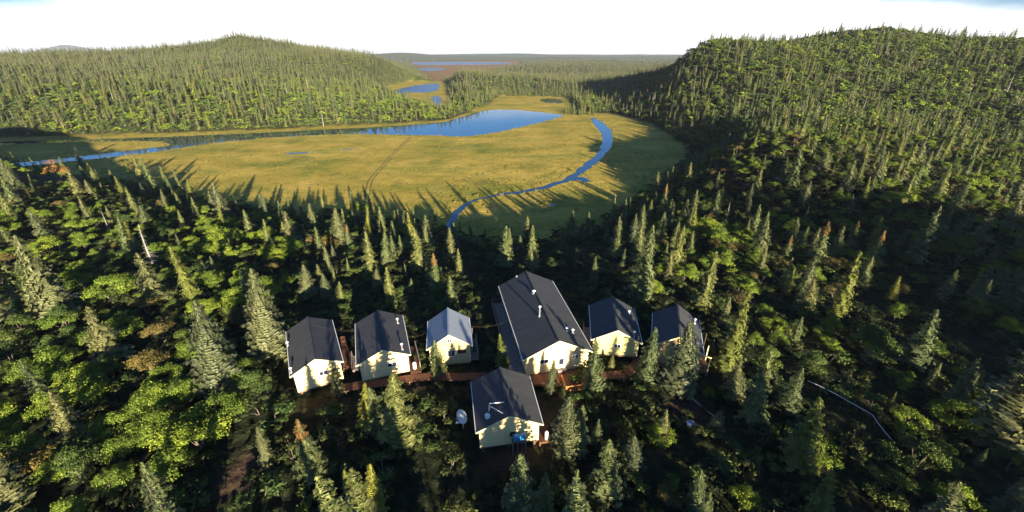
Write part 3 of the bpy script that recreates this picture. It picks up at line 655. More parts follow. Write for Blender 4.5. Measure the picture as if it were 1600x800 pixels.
def put_tree(t, label):
    spc, kd, X0, Y0, Z0, h, _, _ = t; near = spc == 'spruce'
    look, (cr, tr, jo) = (SP if near else LF)[kd]
    name = ('dead_spruce' if kd == 7 else 'spruce_tree') if near else 'leafy_bush'
    e = empty(name, (X0, Y0, Z0 - .05), random.uniform(0, 6.28), label, ('dead tree' if kd == 7 else 'spruce') if near else 'bush',
              ('spruces standing round the cabins and lower slopes' if near else 'leafy bushes on the slopes round the cabins'))
    s = h / (10.2 if near else 5.0); w = s * random.uniform(.9, 1.12)
    if near: w = s * random.uniform(1.15, 1.35) * (.86 if h > 10.5 else 1) * (1.08 if h < 5 else 1)
    e.scale = (w, w, s)
    c = link('crown', cr, parent=e); k = link('trunk', tr, parent=e)
for (spc, size, look, zt), ts in groups.items():
    ts.sort(key=lambda t: t[6])
    noun = ('tree' if look == 'bare grey dead' else 'spruce') if spc == 'spruce' else 'bush'
    for i, t in enumerate(ts):
        lab = ('%s %s %s %s' % (size, look, noun, zt)) if len(ts) == 1 else '%s from west of %s %s %s %s' % (ORD[i], size, look, noun + ('es' if noun == 'bush' else 's'), zt)
        put_tree(t, lab)
rest_sp = [t for t in near_tree['spruce'][:300] if show(t) <= 0] + near_tree['spruce'][300:]
rest_lf = [t for t in near_tree['leafy'][:300] if show(t) <= 0] + near_tree['leafy'][300:]
print('near trees', {k: len(v) for k, v in near_tree.items()}, 'labels', len(groups))

# ---- the wooded country beyond, and the woods behind the camera that throw shade
SPP = [];  # x y z rot sx sz idx   (spruce protos: SPM 0-5, SPF 6-9, SP joined 10..)
LFP = []
def add(lst, x, y, z, h, unit, idx, wf=1.0):
    s = h / unit; w = s * wf * rng.uniform(.75, 1.45, len(x))
    lst.append(np.stack([x, y, z - .1, rng.uniform(0, 6.28, len(x)), w, s, idx], 1))
for t in rest_sp: SPP.append(np.array([[t[2], t[3], t[4] - .05, random.uniform(0, 6.28), t[5] / 10.2, t[5] / 10.2, 10 + t[1]]]))
for t in rest_lf: LFP.append(np.array([[t[2], t[3], t[4] - .05, random.uniform(0, 6.28), t[5] / 5, t[5] / 5, 4 + t[1]]]))
def band(r0, r1, cell, spd, lfd):
    hw = r1 * 1.32
    x, y = candidates(-hw, hw, 20, r1, cell)
    dist = np.hypot(x, y); k = (dist >= r0) & (dist < r1) & (np.abs(x) < y * 1.32 + 40); x, y, dist = x[k], y[k], dist[k]
    if r0 < 220: k = ~((x > -190) & (x < 260) & (y > 24) & (y < 210)); x, y, dist = x[k], y[k], dist[k]
    z = height(x, y); px, py, d = proj(x, y, z); k = frame_ok(px, py, d, 200) & keep_flat(x, y, 2.5) & (z > .2); x, y, z, dist, px, py = (a[k] for a in (x, y, z, dist, px, py))
    k = visible(x, y, z); x, y, z, dist, px, py = (a[k] for a in (x, y, z, dist, px, py))
    n = wav(x, y, 60, 1); n2_ = wav(x, y, 150, 4)
    shore = keep_flat(x, y, 22)
    left_low = (px < 720) & (py > 128) & (py < 215)
    cl = wav(x, y, 24, 3) + .7 * wav(x, y, 11, 6)
    sp_d = spd * (1 + .45 * n) * (1 + 1.1 * cl) * np.where(left_low & (py > 150), .62, 1) * np.where(px > 1000, .88, 1)
    lf_d = lfd * (1 - .6 * n) * (1 - .8 * cl) * np.where(left_low & (py > 145), 2.4, 1) * np.where(px > 1000, 2.3, 1)
    sp_d = np.maximum(sp_d, .22 * spd); lf_d = np.maximum(lf_d, .9 * lfd)
    return x, y, z, dist, px, sp_d, lf_d
for r0, r1, cell, spd, lfd in ((20, 330, 4.6, .48, .38), (330, 620, 4.7, .50, .50), (620, 1250, 5.8, .66, .30), (1250, 2600, 11, .8, 0), (2600, 4600, 24, .7, 0)):
    x, y, z, dist, px, a, b = band(r0, r1, cell, spd, lfd)
    u = rng.random(len(x)); ks = u < a; kl = (~ks) & (rng.random(len(x)) < b)
    xs, ys, zs = x[ks], y[ks], z[ks]; n = len(xs); h = np.clip(rng.normal(8.2, 2.6, n) * (1 + .28 * wav(xs, ys, 45, 8)), 2.5, 14.5) * (1 if r1 < 1300 else 1.15)
    if r1 <= 620: idx = rng.choice(6, n, p=[.26, .24, .2, .14, .12, .04])
    else: idx = 6 + rng.choice(4, n)
    add(SPP, xs, ys, zs, h, 10.2, idx, 1.0 if r1 < 1300 else 2.2)
    xl, yl, zl = x[kl], y[kl], z[kl]; n = len(xl); add(LFP, xl, yl, zl, rng.uniform(2.2, 5.0, n) * np.where((xl > 60) & (r1 < 700), 1.35, 1), 5.0, rng.choice(4, n), 1.25)
for _ in range(26):      # a clump on the neck of land between pond and stream
    g = on_z(rng.uniform(884, 928), rng.uniform(171, 181))
    SPP.append(np.array([[g[0], g[1], 0, rng.uniform(0, 6.28), rng.uniform(.8, 1.2), rng.uniform(.6, 1.2), rng.integers(0, 5)]]))
# wood behind and beside the viewpoint, toward the sun
x, y = candidates(-90, 190, -150, 24, 6.5); z = height(x, y); px, py, d = proj(x, y, z)
tops = proj(x, y, z + 13); k = ~((tops[2] > 3) & (tops[0] > -60) & (tops[0] < 1660) & (tops[1] < 830)) & (np.hypot(x, y) > 9) & (rng.random(len(x)) < .8 * (1 + .5 * wav(x, y, 40, 7)))
lim = []
for hx, hy, yaw, Wd, Ln, hr in (HOUSES[q] for q in ('c1', 'c2', 'c3', 'lodge', 'c4', 'F')):      # gaps in that wood through which the sun reaches the gables
    ax_, ay_ = x - hx, y - hy; s_ = ax_ * sundir.x / math.cos(SUN_EL) + ay_ * sundir.y / math.cos(SUN_EL); lat = np.abs(ax_ * -sundir.y + ay_ * sundir.x) / math.cos(SUN_EL)
    lim.append(np.where((lat < Wd / 2 + .6) & (s_ > 0), 16.2 + s_ * math.tan(SUN_EL) - z, 99))
lim = np.min(lim, 0); k &= lim > 2.2
x, y, z, lim = x[k], y[k], z[k], lim[k]; n = len(x); add(SPP, x, y, z, np.minimum(lim, rng.uniform(5, 11, n)), 10.2, rng.choice(6, n, p=[.26, .24, .2, .14, .12, .04]))
x, y = candidates(-90, 150, -60, 30, 4.2); z = height(x, y); tops = proj(x, y, z + 3.5)
k = ~((tops[2] > 3) & (tops[0] > -40) & (tops[0] < 1640) & (tops[1] < 815)) & (rng.random(len(x)) < .6); x, y, z = x[k], y[k], z[k]; n = len(x); add(LFP, x, y, z, rng.uniform(2, 3.4, n), 5.0, rng.choice(4, n), 1.2)
# unseen spruces added out of frame so their tip shadows fall on the gables
for key, lx, lz in (('c1', -.8, 2.9), ('c1', .7, 3.1), ('c2', -2.5, 3.2), ('c2', -1.5, 3.9), ('c2', -.6, 3.9), ('F', -2.7, 3.3), ('F', -1.9, 3.8), ('F', -1.1, 3.6), ('F', -.6, 2.6), ('lodge', -3.0, 2.2), ('lodge', -2.1, 3.2), ('lodge', 1.9, 4.3),
                    ('c4', .1, 4.3), ('c5', -2.4, 4.6), ('c5', -1.2, 5.0), ('c5', 0, 5.4), ('c5', 1.2, 5), ('c5', 2.4, 4.6), ('c3', -1.6, 3.4), ('c3', .4, 3.3), ('c3', 1.3, 3.7), ('c3', 2.2, 3.7), ('c3', 2.9, 5.6)):
    hx, hy, yaw, *_ = HOUSES[key]; a = R(yaw); gx_ = hx + lx * math.cos(a); gy_ = hy + lx * math.sin(a); s_ = (gy_ - 5) / .925 + rng.uniform(-2, 2)
    x0 = gx_ + s_ * sundir.x / math.cos(SUN_EL); y0 = gy_ + s_ * sundir.y / math.cos(SUN_EL); z0 = hz(x0, y0); hh_ = CAMPZ + lz + s_ * math.tan(SUN_EL) - z0
    SPP.append(np.array([[x0, y0, z0, rng.uniform(0, 6.28), max(hh_ / 10.2, .8) * 1.0, hh_ / 10.2, 10 + (3 if key in ('c2', 'F', 'c5') else rng.choice([0, 1, 5]))]]))
A = np.vstack(SPP); print('forest spruces', len(A))
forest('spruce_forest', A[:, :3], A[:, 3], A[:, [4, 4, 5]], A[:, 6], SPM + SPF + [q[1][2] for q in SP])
A = np.vstack(LFP); print('forest bushes', len(A))
forest('leafy_thicket_undergrowth', A[:, :3], A[:, 3], A[:, [4, 4, 5]], A[:, 6], LFM + [q[1][2] for q in LF])
# low scrub and ground cover round the camp and lower slopes
x, y = candidates(-150, 260, 22, 300, 2.0); z = height(x, y); px, py, d = proj(x, y, z)
k = frame_ok(px, py, d, 40) & keep_flat(x, y, -1.5) & ~occupied(x, y, .9)
for g, r in soil_spots: k &= np.hypot(x - g[0], y - g[1]) > r * .75
k &= rng.random(len(x)) < .78 * (1 + .45 * wav(x, y, 12, 3))
WALK_PX = [(536, 606), (564, 601), (600, 597), (636, 592), (678, 587), (715, 589), (750, 588), (790, 592), (827, 596), (872, 598), (925, 585), (950, 586), (977, 584), (996, 568), (1003, 560)]
WALK = [ground_at(a, b, .65) for a, b in WALK_PX]
for g in WALK: k &= np.hypot(x - g[0], y - g[1]) > 1.6
x, y, z, px = x[k], y[k], z[k], px[k]; n = len(x); h = rng.gamma(3, .28, n) + .25; h = np.minimum(h, 2.2)
s = h / 4.0
forest('scrub_undergrowth', np.stack([x, y, z - .1], 1), rng.uniform(0, 6.28, n), np.stack([s * 1.5 + .04, s * 1.5 + .04, s], 1), rng.choice(4, n, p=[.25, .2, .35, .2]), SCR); print('scrub', n)

# sedge tussocks over the meadow
M_SEDGE = foliage_mat('sedge', [(0, (.11, .115, .022)), (.5, (.23, .19, .04)), (1, (.33, .26, .06))], .2)
M_SEDGE2 = foliage_mat('sedge_green', [(0, (.07, .10, .02)), (.5, (.13, .16, .03)), (1, (.24, .24, .05))], .25)
SED = [make_meshes('sedge%d' % i, leafy(90 + i, 7, 120, .9, .6, 1, .5), m)[2] for i, m in enumerate((M_SEDGE, M_SEDGE, M_SEDGE2))]
x, y = candidates(-330, 120, 118, 440, 2.6); wv = wav(x, y, 30, 2) + .6 * wav(x, y, 9, 5)
s0 = sdf(x, y, FLATS[0]); px, py, d = proj(x, y, np.zeros(len(x))); wd = np.full(len(x), 99.0)
for P in WATERS:
    c_ = P.mean(0); r_ = np.sqrt(((P - c_) ** 2).sum(1).max()) + 12; q = np.hypot(x - c_[0], y - c_[1]) < r_
    if q.any(): wd[q] = np.minimum(wd[q], sdf(x[q], y[q], P))
k = (s0 < -1) & (wd > .6) & frame_ok(px, py, d, 60) & ((rng.random(len(x)) < np.clip(.22 + .35 * wv, .03, .8)) | ((wd < 3.5) & (rng.random(len(x)) < .6)) | ((s0 > -9) & (rng.random(len(x)) < .5)))
x, y, wd, s0 = x[k], y[k], wd[k], s0[k]; n = len(x); h = rng.uniform(.25, .65, n) + .3 * (wd < 3.5); s = h / 4.0
ix = np.where((s0 > -14) | (rng.random(n) < .18), 2, rng.integers(0, 2, n)); w_ = rng.uniform(.9, 2.2, n) / 5.0
forest('sedge_grass', np.stack([x, y, np.zeros(n)], 1), rng.uniform(0, 6.28, n), np.stack([w_, w_, s], 1), ix, SED); print('sedge', n)

# ------------------------------------------------------------------ the camp
def plank_mat(name, a, b_, scale=1.0, rough=.75, bs=.25):
    m = mat(name, rough=rough, spec=.2)
    n_ = noise(m, 3.0, 5, stretch=(1, 1, 1)); base(m, ramp(m, n_, [(.25, a), (.75, b_)]))
    t = N(m, 'ShaderNodeTexCoord'); w = N(m, 'ShaderNodeTexWave'); w.bands_direction = 'Z'; w.wave_profile = 'SAW'; w.inputs['Scale'].default_value = scale; L(m, t.outputs['Object'], w.inputs[0])
    bump(m, w.outputs['Fac'], bs, .03); return m
M_WALL = plank_mat('cream_siding', (.82, .60, .27), (.90, .72, .37), .8)
M_WALL2 = plank_mat('yellow_siding', (.60, .54, .20), (.68, .62, .26), .8)
M_WALL_SHADE = plank_mat('shaded_cream_siding', (.46, .35, .16), (.56, .44, .22), .8)  # cream siding darkened to tan, for the cabins whose walls lie in shade
M_TRIM = mat('cream_trim', (.72, .64, .36), .6)
M_WHITE = mat('white_paint', (.75, .75, .74), .5)
M_FRAME = mat('window_frame_white', (.72, .72, .70), .5)
M_GLASS = mat('window_glass', (.025, .03, .05), .06, spec=.6)
M_METAL = mat('galvanised', (.55, .56, .57), .35, metal=.7)
M_POST = mat('post_wood', (.16, .10, .06), .9)
M_RED = mat('stained_deck', rough=.75, spec=.2); base(M_RED, ramp(M_RED, noise(M_RED, 5, 4), [(.3, (.10, .045, .028)), (.7, (.18, .082, .048))]))
M_ORG = mat('fresh_stained_boards', rough=.7, spec=.2); base(M_ORG, ramp(M_ORG, noise(M_ORG, 5, 4), [(.3, (.42, .14, .045)), (.7, (.58, .23, .08))]))
M_GREYD = mat('weathered_deck', rough=.9, spec=.15); base(M_GREYD, ramp(M_GREYD, noise(M_GREYD, 4, 4), [(.3, (.20, .165, .15)), (.7, (.32, .27, .24))]))
M_DARK = mat('dark_opening', (.03, .025, .02), .8)
def roof_mat(name, a, b_, rough, ribs):
    m = mat(name, rough=rough, spec=.35)
    n_ = noise(m, .7, 6, stretch=(.35, 1.6, 1)); n2_ = noise(m, 14, 3)
    c = mixc(m, .5, ramp(m, n_, [(.3, a), (.7, b_)]), ramp(m, n2_, [(.3, a), (.7, b_)])); base(m, c)
    t = N(m, 'ShaderNodeTexCoord'); w = N(m, 'ShaderNodeTexWave'); w.bands_direction = 'Y'; w.wave_profile = 'SAW' if not ribs else 'SIN'; w.inputs['Scale'].default_value = 1.1 if not ribs else .9
    L(m, t.outputs['Object'], w.inputs[0]); bump(m, w.outputs['Fac'], .12, .02); return m
M_ROOF = roof_mat('charcoal_shingle', (.028, .030, .034), (.060, .063, .066), .75, False)
M_ROOFB = roof_mat('blue_grey_metal', (.17, .20, .25), (.24, .27, .32), .42, True)
E_H = 3.5
def roof_pt(key, px, py):        # local point on the roof seen at a surveyed pixel
    hx, hy, yaw, Wd, Ln, hr = HOUSES[key]; a = R(yaw); d = ray(px, py); best = None
    for t in np.linspace(30, 95, 2600):
        X0, Y0, Z0 = d[0] * t, d[1] * t, CZ + d[2] * t
        lx = (X0 - hx) * math.cos(a) + (Y0 - hy) * math.sin(a); ly = -(X0 - hx) * math.sin(a) + (Y0 - hy) * math.cos(a); lz = Z0 - CAMPZ
        if abs(lx) < Wd / 2 + .4 and -.3 < ly < Ln + .5 and lz <= E_H + hr * (1 - abs(lx) / (Wd / 2)): return Vector((lx, ly, lz))
    return None
def window(cab, x, z, w, h, y, n=2, label=None):
    f = MB(); t = .07
    for c, d in (((x, y - .04, z + h / 2), (w + t, .08, t)), ((x, y - .04, z - h / 2), (w + t, .08, t)), ((x - w / 2, y - .04, z), (t, .078, h - t)), ((x + w / 2, y - .04, z), (t, .078, h - t))): f.box(c, d)
    for i in range(1, n): f.box((x - w / 2 + w * i / n, y - .04, z), (t, .076, h - t))
    o = f.build('window', M_FRAME, cab)
    MB().box((x, y - .02, z), (w, .04, h)).build('pane', M_GLASS, o)
def vent(cab, key, px, py, h=.7, r=.09, cap=True):
    p = roof_pt(key, px, py)
    if p is None: print('no roof point', key, px, py); return
    m = MB(); m.tube([p + Vector((0, 0, -.1)), p + Vector((0, 0, h))], r, 10); m.tube([p + Vector((0, 0, -.05)), p + Vector((0, 0, .10))], [r * 2.4, r * 1.2], 10)
    o = m.build('vent_pipe', M_METAL, cab)
    if cap: MB().tube([p + Vector((0, 0, h + .02)), p + Vector((0, 0, h + .08)), p + Vector((0, 0, h + .2))], [r * 2.1, r * 2.1, r * .4], 10).build('cap', M_WHITE, o)
def railing(cab, pts, m, h=.95, name='railing', step=1.2):
    b = MB()
    for a, c in zip(pts[:-1], pts[1:]):
        a = Vector(a); c = Vector(c); n = max(1, round((c - a).length / step))
        for i in range(n + 1): q = a.lerp(c, i / n); b.box(q + Vector((0, 0, h / 2)), (.09, .09, h))
        up = Vector((0, 0, h)); b.plank(a + up, c + up, .12, .05); b.plank(a + up * .12, c + up * .12, .05, .07)
        nb = max(2, int((c - a).length / .16))
        for i in range(nb): q = a.lerp(c, (i + .5) / nb); b.box(q + Vector((0, 0, h * .54)), (.035, .035, h * .82))
    return b.build(name, m, cab)
def deck(cab, x0, x1, y0, y1, z, m, along='y'):
    b = MB(); w = .14
    if along == 'y':
        n = int((x1 - x0) / .15)
        for i in range(n): b.box((x0 + (i + .5) * (x1 - x0) / n, (y0 + y1) / 2, z), (w * .95, y1 - y0, .04))
    else:
        n = int((y1 - y0) / .15)
        for i in range(n): b.box(((x0 + x1) / 2, y0 + (i + .5) * (y1 - y0) / n, z), (x1 - x0, w * .95, .04))
    b.box(((x0 + x1) / 2, y0 + .03, z - .13), (x1 - x0 - .02, .05, .2)); b.box(((x0 + x1) / 2, y1 - .03, z - .13), (x1 - x0 - .02, .05, .2))
    b.box((x0 + .03, (y0 + y1) / 2, z - .13), (.05, y1 - y0 - .12, .2)); b.box((x1 - .03, (y0 + y1) / 2, z - .13), (.05, y1 - y0 - .12, .2))
    o = b.build('deck', m, cab)
    for xx in (x0 + .15, x1 - .15):
        n = max(2, round((y1 - y0) / 2.5) + 1)
        for i in range(n): MB().box((xx, y0 + .15 + (y1 - y0 - .3) * i / (n - 1), (z - .23) / 2 - .2), (.12, .12, z - .23 + .4)).build('post', M_POST, o)
    return o
def cabin(key, name, label, cat, wall, roofm, floor=.75, inset=.40, front=.45):
    hx, hy, yaw, Wd, Ln, hr = HOUSES[key]
    r = empty(name, (hx, hy, CAMPZ), R(yaw), label, cat, 'wooden buildings of the camp')
    hw = Wd / 2; wx = hw - inset; y0, y1 = front, Ln - .4; th = .16; sl = hr / hw
    zt = lambda x: E_H + hr - sl * abs(x) - th - .01
    b = MB(); prof = [(-wx, floor), (wx, floor), (wx, zt(wx)), (0, zt(0)), (-wx, zt(wx))]
    b.poly([(a, y0, c) for a, c in prof] + [(a, y1, c) for a, c in prof], [(0, 1, 2, 3, 4), (9, 8, 7, 6, 5)] + [(i, i + 5, (i + 1) % 5 + 5, (i + 1) % 5) for i in range(5)])
    b.build('wall', wall, r)
    # roof: two slabs meeting at the ridge
    b = MB()
    P = [(-hw, E_H), (0, E_H + hr), (hw, E_H), (hw, E_H - th), (0, E_H + hr - th), (-hw, E_H - th)]
    b.poly([(a, 0, c) for a, c in P] + [(a, Ln, c) for a, c in P], [(0, 1, 4, 5), (1, 2, 3, 4), (6, 11, 10, 7), (7, 10, 9, 8), (0, 6, 7, 1), (1, 7, 8, 2), (2, 8, 9, 3), (3, 9, 10, 4), (4, 10, 11, 5), (5, 11, 6, 0)])
    rf = b.build('roof', roofm, r)
    b = MB(); b.plank((-.01, -.05, E_H + hr + .03), (-.01, Ln + .05, E_H + hr + .03), .22, .03); b.build('ridge_cap', roofm, rf)
    # light boards along the gable edges and eaves
    for s in (-1, 1):
        b = MB(); b.plank((0, -.022, E_H + hr - th * .60), (s * (hw + .01), -.022, E_H - th * .60), .04, th * 1.05); b.build('gable_board', M_TRIM, r)
        b = MB(); b.plank((s * (hw + .035), -.03, E_H - .06), (s * (hw + .035), Ln + .03, E_H - .06), .07, .12); b.build('gutter', M_WHITE, r)
        MB().box((s * (wx + .005), y0 - .015, (floor + zt(wx)) / 2), (.13, .05, zt(wx) - floor)).build('corner_board', M_TRIM, r)
    # floor beam and posts
    b = MB(); b.box((0, (y0 + y1) / 2, floor - .13), (2 * wx - .1, y1 - y0 - .1, .24)); b.build('floor_frame', M_POST, r)
    n = max(3, round((y1 - y0) / 2.6) + 1)
    for s in (-1, 0, 1):
        for i in range(n): MB().box((s * (wx - .3), y0 + .25 + (y1 - y0 - .5) * i / (n - 1), (floor - .25) / 2 - .15), (.2, .2, floor - .25 + .3)).build('post', M_POST, r)
    return r, wx, y0, y1, floor
def door(cab, x, z0, y, w=.9, h=2.0, m=None):
    o = MB().box((x, y - .03, z0 + h / 2), (w, .06, h)).build('door', m or M_FRAME, cab)
    MB().box((x, y - .075, z0 + h * .68), (w * .6, .025, h * .42)).build('pane', M_GLASS, o)
    MB().box((x + w * .38, y - .09, z0 + h * .47), (.05, .06, .14)).build('handle', M_METAL, o)

# westernmost cabin
r, wx, y0, y1, fl = cabin('c1', 'cabin', 'westernmost cabin with charcoal roof, cream gable and red-railed side porch', 'cabin', M_WALL, M_ROOF, floor=.55)
window(r, .55, 2.35, .95, .62, y0); vent(r, 'c1', 450, 540, .5); vent(r, 'c1', 455.5, 582, .6)
deck(r, wx + .1, wx + 1.5, 2.4, 8.5, fl + .02, M_RED); railing(r, [(wx + .15, 2.5, fl), (wx + 1.45, 2.5, fl), (wx + 1.45, 8.4, fl), (wx + .15, 8.4, fl)], M_RED)
# second cabin
r, wx, y0, y1, fl = cabin('c2', 'cabin', 'second cabin from the west, cream gable half shaded by spruces, two roof vents', 'cabin', M_WALL, M_ROOF, floor=.6)
window(r, .9, 2.25, 1.1, .62, y0); vent(r, 'c2', 621.5, 505, .7); vent(r, 'c2', 628.5, 546, .8)
deck(r, wx + .1, wx + 1.5, -.3, 5.5, fl + .02, M_RED); railing(r, [(wx + 1.45, .6, fl), (wx + 1.45, 5.4, fl)], M_GREYD)
MB().tube([(wx + .75, .7, fl + .05), (wx + .75, .7, fl + .95), (wx + .75, .7, fl + 1.05)], [.24, .24, .05], 12).build('barrel', M_WHITE, r)
deck(r, -wx - 1.3, -wx - .1, 3, 6, fl + .02, M_GREYD); railing(r, [(-wx - 1.25, 3.1, fl), (-wx - 1.25, 5.9, fl)], M_GREYD)
# small steep cabin
r, wx, y0, y1, fl = cabin('c3', 'cabin', 'small cabin with pale blue-grey metal roof and tall narrow gable', 'cabin', M_WALL_SHADE, M_ROOFB, floor=.45, inset=.35)
window(r, .05, 4.25, .62, .45, y0); window(r, .15, 2.2, .95, .95, y0, 2)
o = MB().box((1.55, y0 - .02, 2.35), (1.1, .05, .62)).build('hatch', M_DARK, r)
b = MB(); sc = (E_H + .95); b.plank((-wx, y0 - .02, 3.15), (wx, y0 - .02, 3.15), .05, .1); b.build('belly_board', M_TRIM, r)
deck(r, wx + .1, wx + 1.2, 1.0, 5.5, fl + .02, M_GREYD); railing(r, [(wx + 1.15, 1.1, fl), (wx + 1.15, 5.4, fl)], M_GREYD)
MB().tube([(wx + .55, 3.2, fl), (wx + .55, 3.2, fl + 3.6)], .04, 8).build('mast', M_METAL, r)
# lodge
r, wx, y0, y1, fl = cabin('lodge', 'lodge', 'long main lodge with large charcoal roof, white gable door and side deck', 'lodge', M_WALL, M_ROOF, floor=.7, inset=.5)
window(r, -1.75, 2.55, 1.15, .62, y0); window(r, 2.35, 2.75, .8, .55, y0); door(r, .55, fl + .05, y0, 1.05, 2.1)
MB().box((.55, y0 - .35, fl + .3), (1.3, .5, .3)).build('step', M_GREYD, r)
vent(r, 'lodge', 834, 458, .35, .14); vent(r, 'lodge', 843, 494, 1.5, .10); vent(r, 'lodge', 885.5, 517, .45, .11); vent(r, 'lodge', 894.5, 520, .45, .11)
vent(r, 'lodge', 807.5, 432, .2, .1, False)
deck(r, -wx - 1.9, -wx - .1, -1.6, 18.4, fl - .02, M_GREYD); railing(r, [(-wx - 1.8, 7.5, fl), (-wx - 1.8, 18.2, fl), (-wx - .2, 18.2, fl)], M_POST)
for xx, (a, c) in ((-wx - .02, (3.5, 2.2)), (-wx - .02, (9, 2.2))): MB().box((xx - .02, a, fl + 1.1), (.06, .95, 2.05)).build('door', M_FRAME, r)
deck(r, -wx + .2, wx - .2, -1.55, y0 - .05, fl - .01, M_RED, 'x')
# fourth and fifth
r, wx, y0, y1, fl = cabin('c4', 'cabin', 'cabin just east of the lodge with bright yellow gable and navy roof slope', 'cabin', M_WALL2, M_ROOF, floor=.9)
window(r, .25, 2.45, .9, .6, y0); vent(r, 'c4', 990, 526, .7); vent(r, 'c4', 982.5, 489, .25, .1)
MB().box((wx + .03, 1.6, fl + 1.1), (.06, .9, 2)).build('door', M_FRAME, r)
deck(r, -wx - 1.2, -wx - .1, 2.5, 6.5, fl + .02, M_GREYD); railing(r, [(-wx - 1.15, 2.6, fl), (-wx - 1.15, 6.4, fl)], M_GREYD)
r, wx, y0, y1, fl = cabin('c5', 'cabin', 'easternmost cabin mostly in shade behind a large spruce', 'cabin', M_WALL_SHADE, M_ROOF, floor=.6)
window(r, .3, 2.4, .9, .6, y0); vent(r, 'c5', 1085, 505, .6); vent(r, 'c5', 1089.5, 545, .8)
deck(r, wx + .1, wx + 1.4, .2, 6, fl + .02, M_RED)
for yy in (.3, 2.9, 5.8): MB().box((wx + 1.3, yy, fl + 1.2), (.1, .1, 2.4)).build('porch_post', M_TRIM, r)
b = MB(); b.plank((wx + .2, .2, 3.2), (wx + 1.4, .2, 3.05), .06, .14); b.build('porch_beam', M_TRIM, r)
# lowest cabin
r, wx, y0, y1, fl = cabin('F', 'cabin', 'lowest cabin nearest the camera with blue tanks beneath its gable and roof antennas', 'cabin', M_WALL, M_ROOF, floor=.75)
MB().box((.35, y0 - .02, 2.15), (.62, .05, .62)).build('shutter', M_DARK, r)
deck(r, wx + .1, wx + 1.35, .2, 2.6, fl - .1, M_RED); MB().box((wx + .04, 1.4, fl + 1.1), (.06, .9, 2)).build('door', M_DARK, r)

def loc(key, x, y, z):        # camp-local point of a building to the world
    hx, hy, yaw, *_ = HOUSES[key]; a = R(yaw)
    return Vector((hx + x * math.cos(a) - y * math.sin(a), hy + x * math.sin(a) + y * math.cos(a), CAMPZ + z))
# blue tanks on a stand
p = loc('F', .95, -.15, 0); ts = empty('tank_stand', p, R(8.9), 'tall slim metal stand holding two blue tanks against the gable', 'stand')
b = MB(); b.box((0, 0, 1.85), (1.5, .6, .06)); b.box((0, -.27, 1.75), (1.5, .05, .1)); b.box((0, .27, 1.75), (1.5, .05, .1)); b.build('platform', M_POST, ts)
for sx in (-.68, -.2, .25, .68): MB().box((sx, -.26, .87), (.06, .06, 1.8)).build('leg', M_METAL, ts)
for sx in (-.68, .68): MB().box((sx, .26, .87), (.06, .06, 1.8)).build('leg', M_METAL, ts)
M_BLUE_T = mat('blue_tank_plastic', (.03, .30, .58), .4)
for i, sx in enumerate((-.33, .33)):
    q = empty('blue_tank', loc('F', .95 + sx, -.15, 1.88), R(8.9), ('blue tank on the stand, beside the dark shutter', 'blue tank on the stand, at its east end')[i], 'tank', 'blue tanks under the gable')
    b = MB(); b.box((0, 0, .34), (.6, .5, .66)); b.build('tank_body', M_BLUE_T, q, bevel=.05)
    MB().tube([(0, 0, .66), (0, 0, .74)], .09, 10).build('cap', M_WHITE, q)
    b = MB()
    for zz in (.12, .55): b.box((0, 0, zz), (.62, .52, .04))
    b.build('band', M_METAL, q)
q = empty('gas_cylinder', loc('F', wx + .95, .5, fl - .05), 0, 'white gas cylinder standing on the side step of the lowest cabin', 'gas cylinder')
MB().tube([(0, 0, 0), (0, 0, .05), (0, 0, 1.0), (0, 0, 1.15)], [.17, .2, .2, .08], 14).build('cylinder_body', M_WHITE, q, True); MB().tube([(0, 0, 1.14), (0, 0, 1.26)], .06, 8).build('valve', M_METAL, q)

# satellite dish on a pole west of the lowest cabin
g = ground_at(724, 670); q = empty('satellite_dish', g, R(28), 'large white satellite dish on a pole beside the lowest cabin', 'satellite dish')
MB().tube([(0, 0, -.3), (0, 0, 1.9)], .06, 10).build('pole', M_METAL, q)
def dish(parent, c, nrm, rad, m, depth=.16, name='dish'):
    nrm = Vector(nrm).normalized(); a = nrm.cross(Vector((0, 0, 1))).normalized(); u = nrm.cross(a); c = Vector(c); V = []; Fc = []; rn, sn = 8, 28
    for off in (0, -.02):
        for i in range(rn + 1):
            rr = rad * i / rn
            for k in range(sn):
                t = 6.2832 * k / sn; V.append(c + (a * math.cos(t) + u * math.sin(t)) * rr + nrm * (depth * (i / rn) ** 2 + off))
    M1 = (rn + 1) * sn
    for base_ in (0, M1):
        for i in range(rn):
            for k in range(sn): f = (base_ + i * sn + k, base_ + i * sn + (k + 1) % sn, base_ + (i + 1) * sn + (k + 1) % sn, base_ + (i + 1) * sn + k); Fc.append(f)
    for k in range(sn): Fc.append((rn * sn + k, rn * sn + (k + 1) % sn, M1 + rn * sn + (k + 1) % sn, M1 + rn * sn + k))
    b = MB(); b.poly(V, Fc); o = b.build(name, m, parent, True)
    f = c + nrm * rad * 1.15 - u * rad * .55 * (1 if u.z > 0 else -1)
    low = c - u * rad * .95 * (1 if u.z > 0 else -1) + nrm * depth
    MB().tube([low, f], .05, 8).build('feed_arm', M_WHITE, parent)
    for s in (-1, 1): MB().tube([c + a * rad * s * .9 + nrm * depth * .8, f], .014, 6).build('strut', M_METAL, parent)
    MB().tube([f, f - nrm * .22], [.09, .06], 10).build('feed_horn', M_WHITE, parent)
dish(q, (0, -.05, 1.9), (-.86, -.36, .30), .80, M_WHITE)
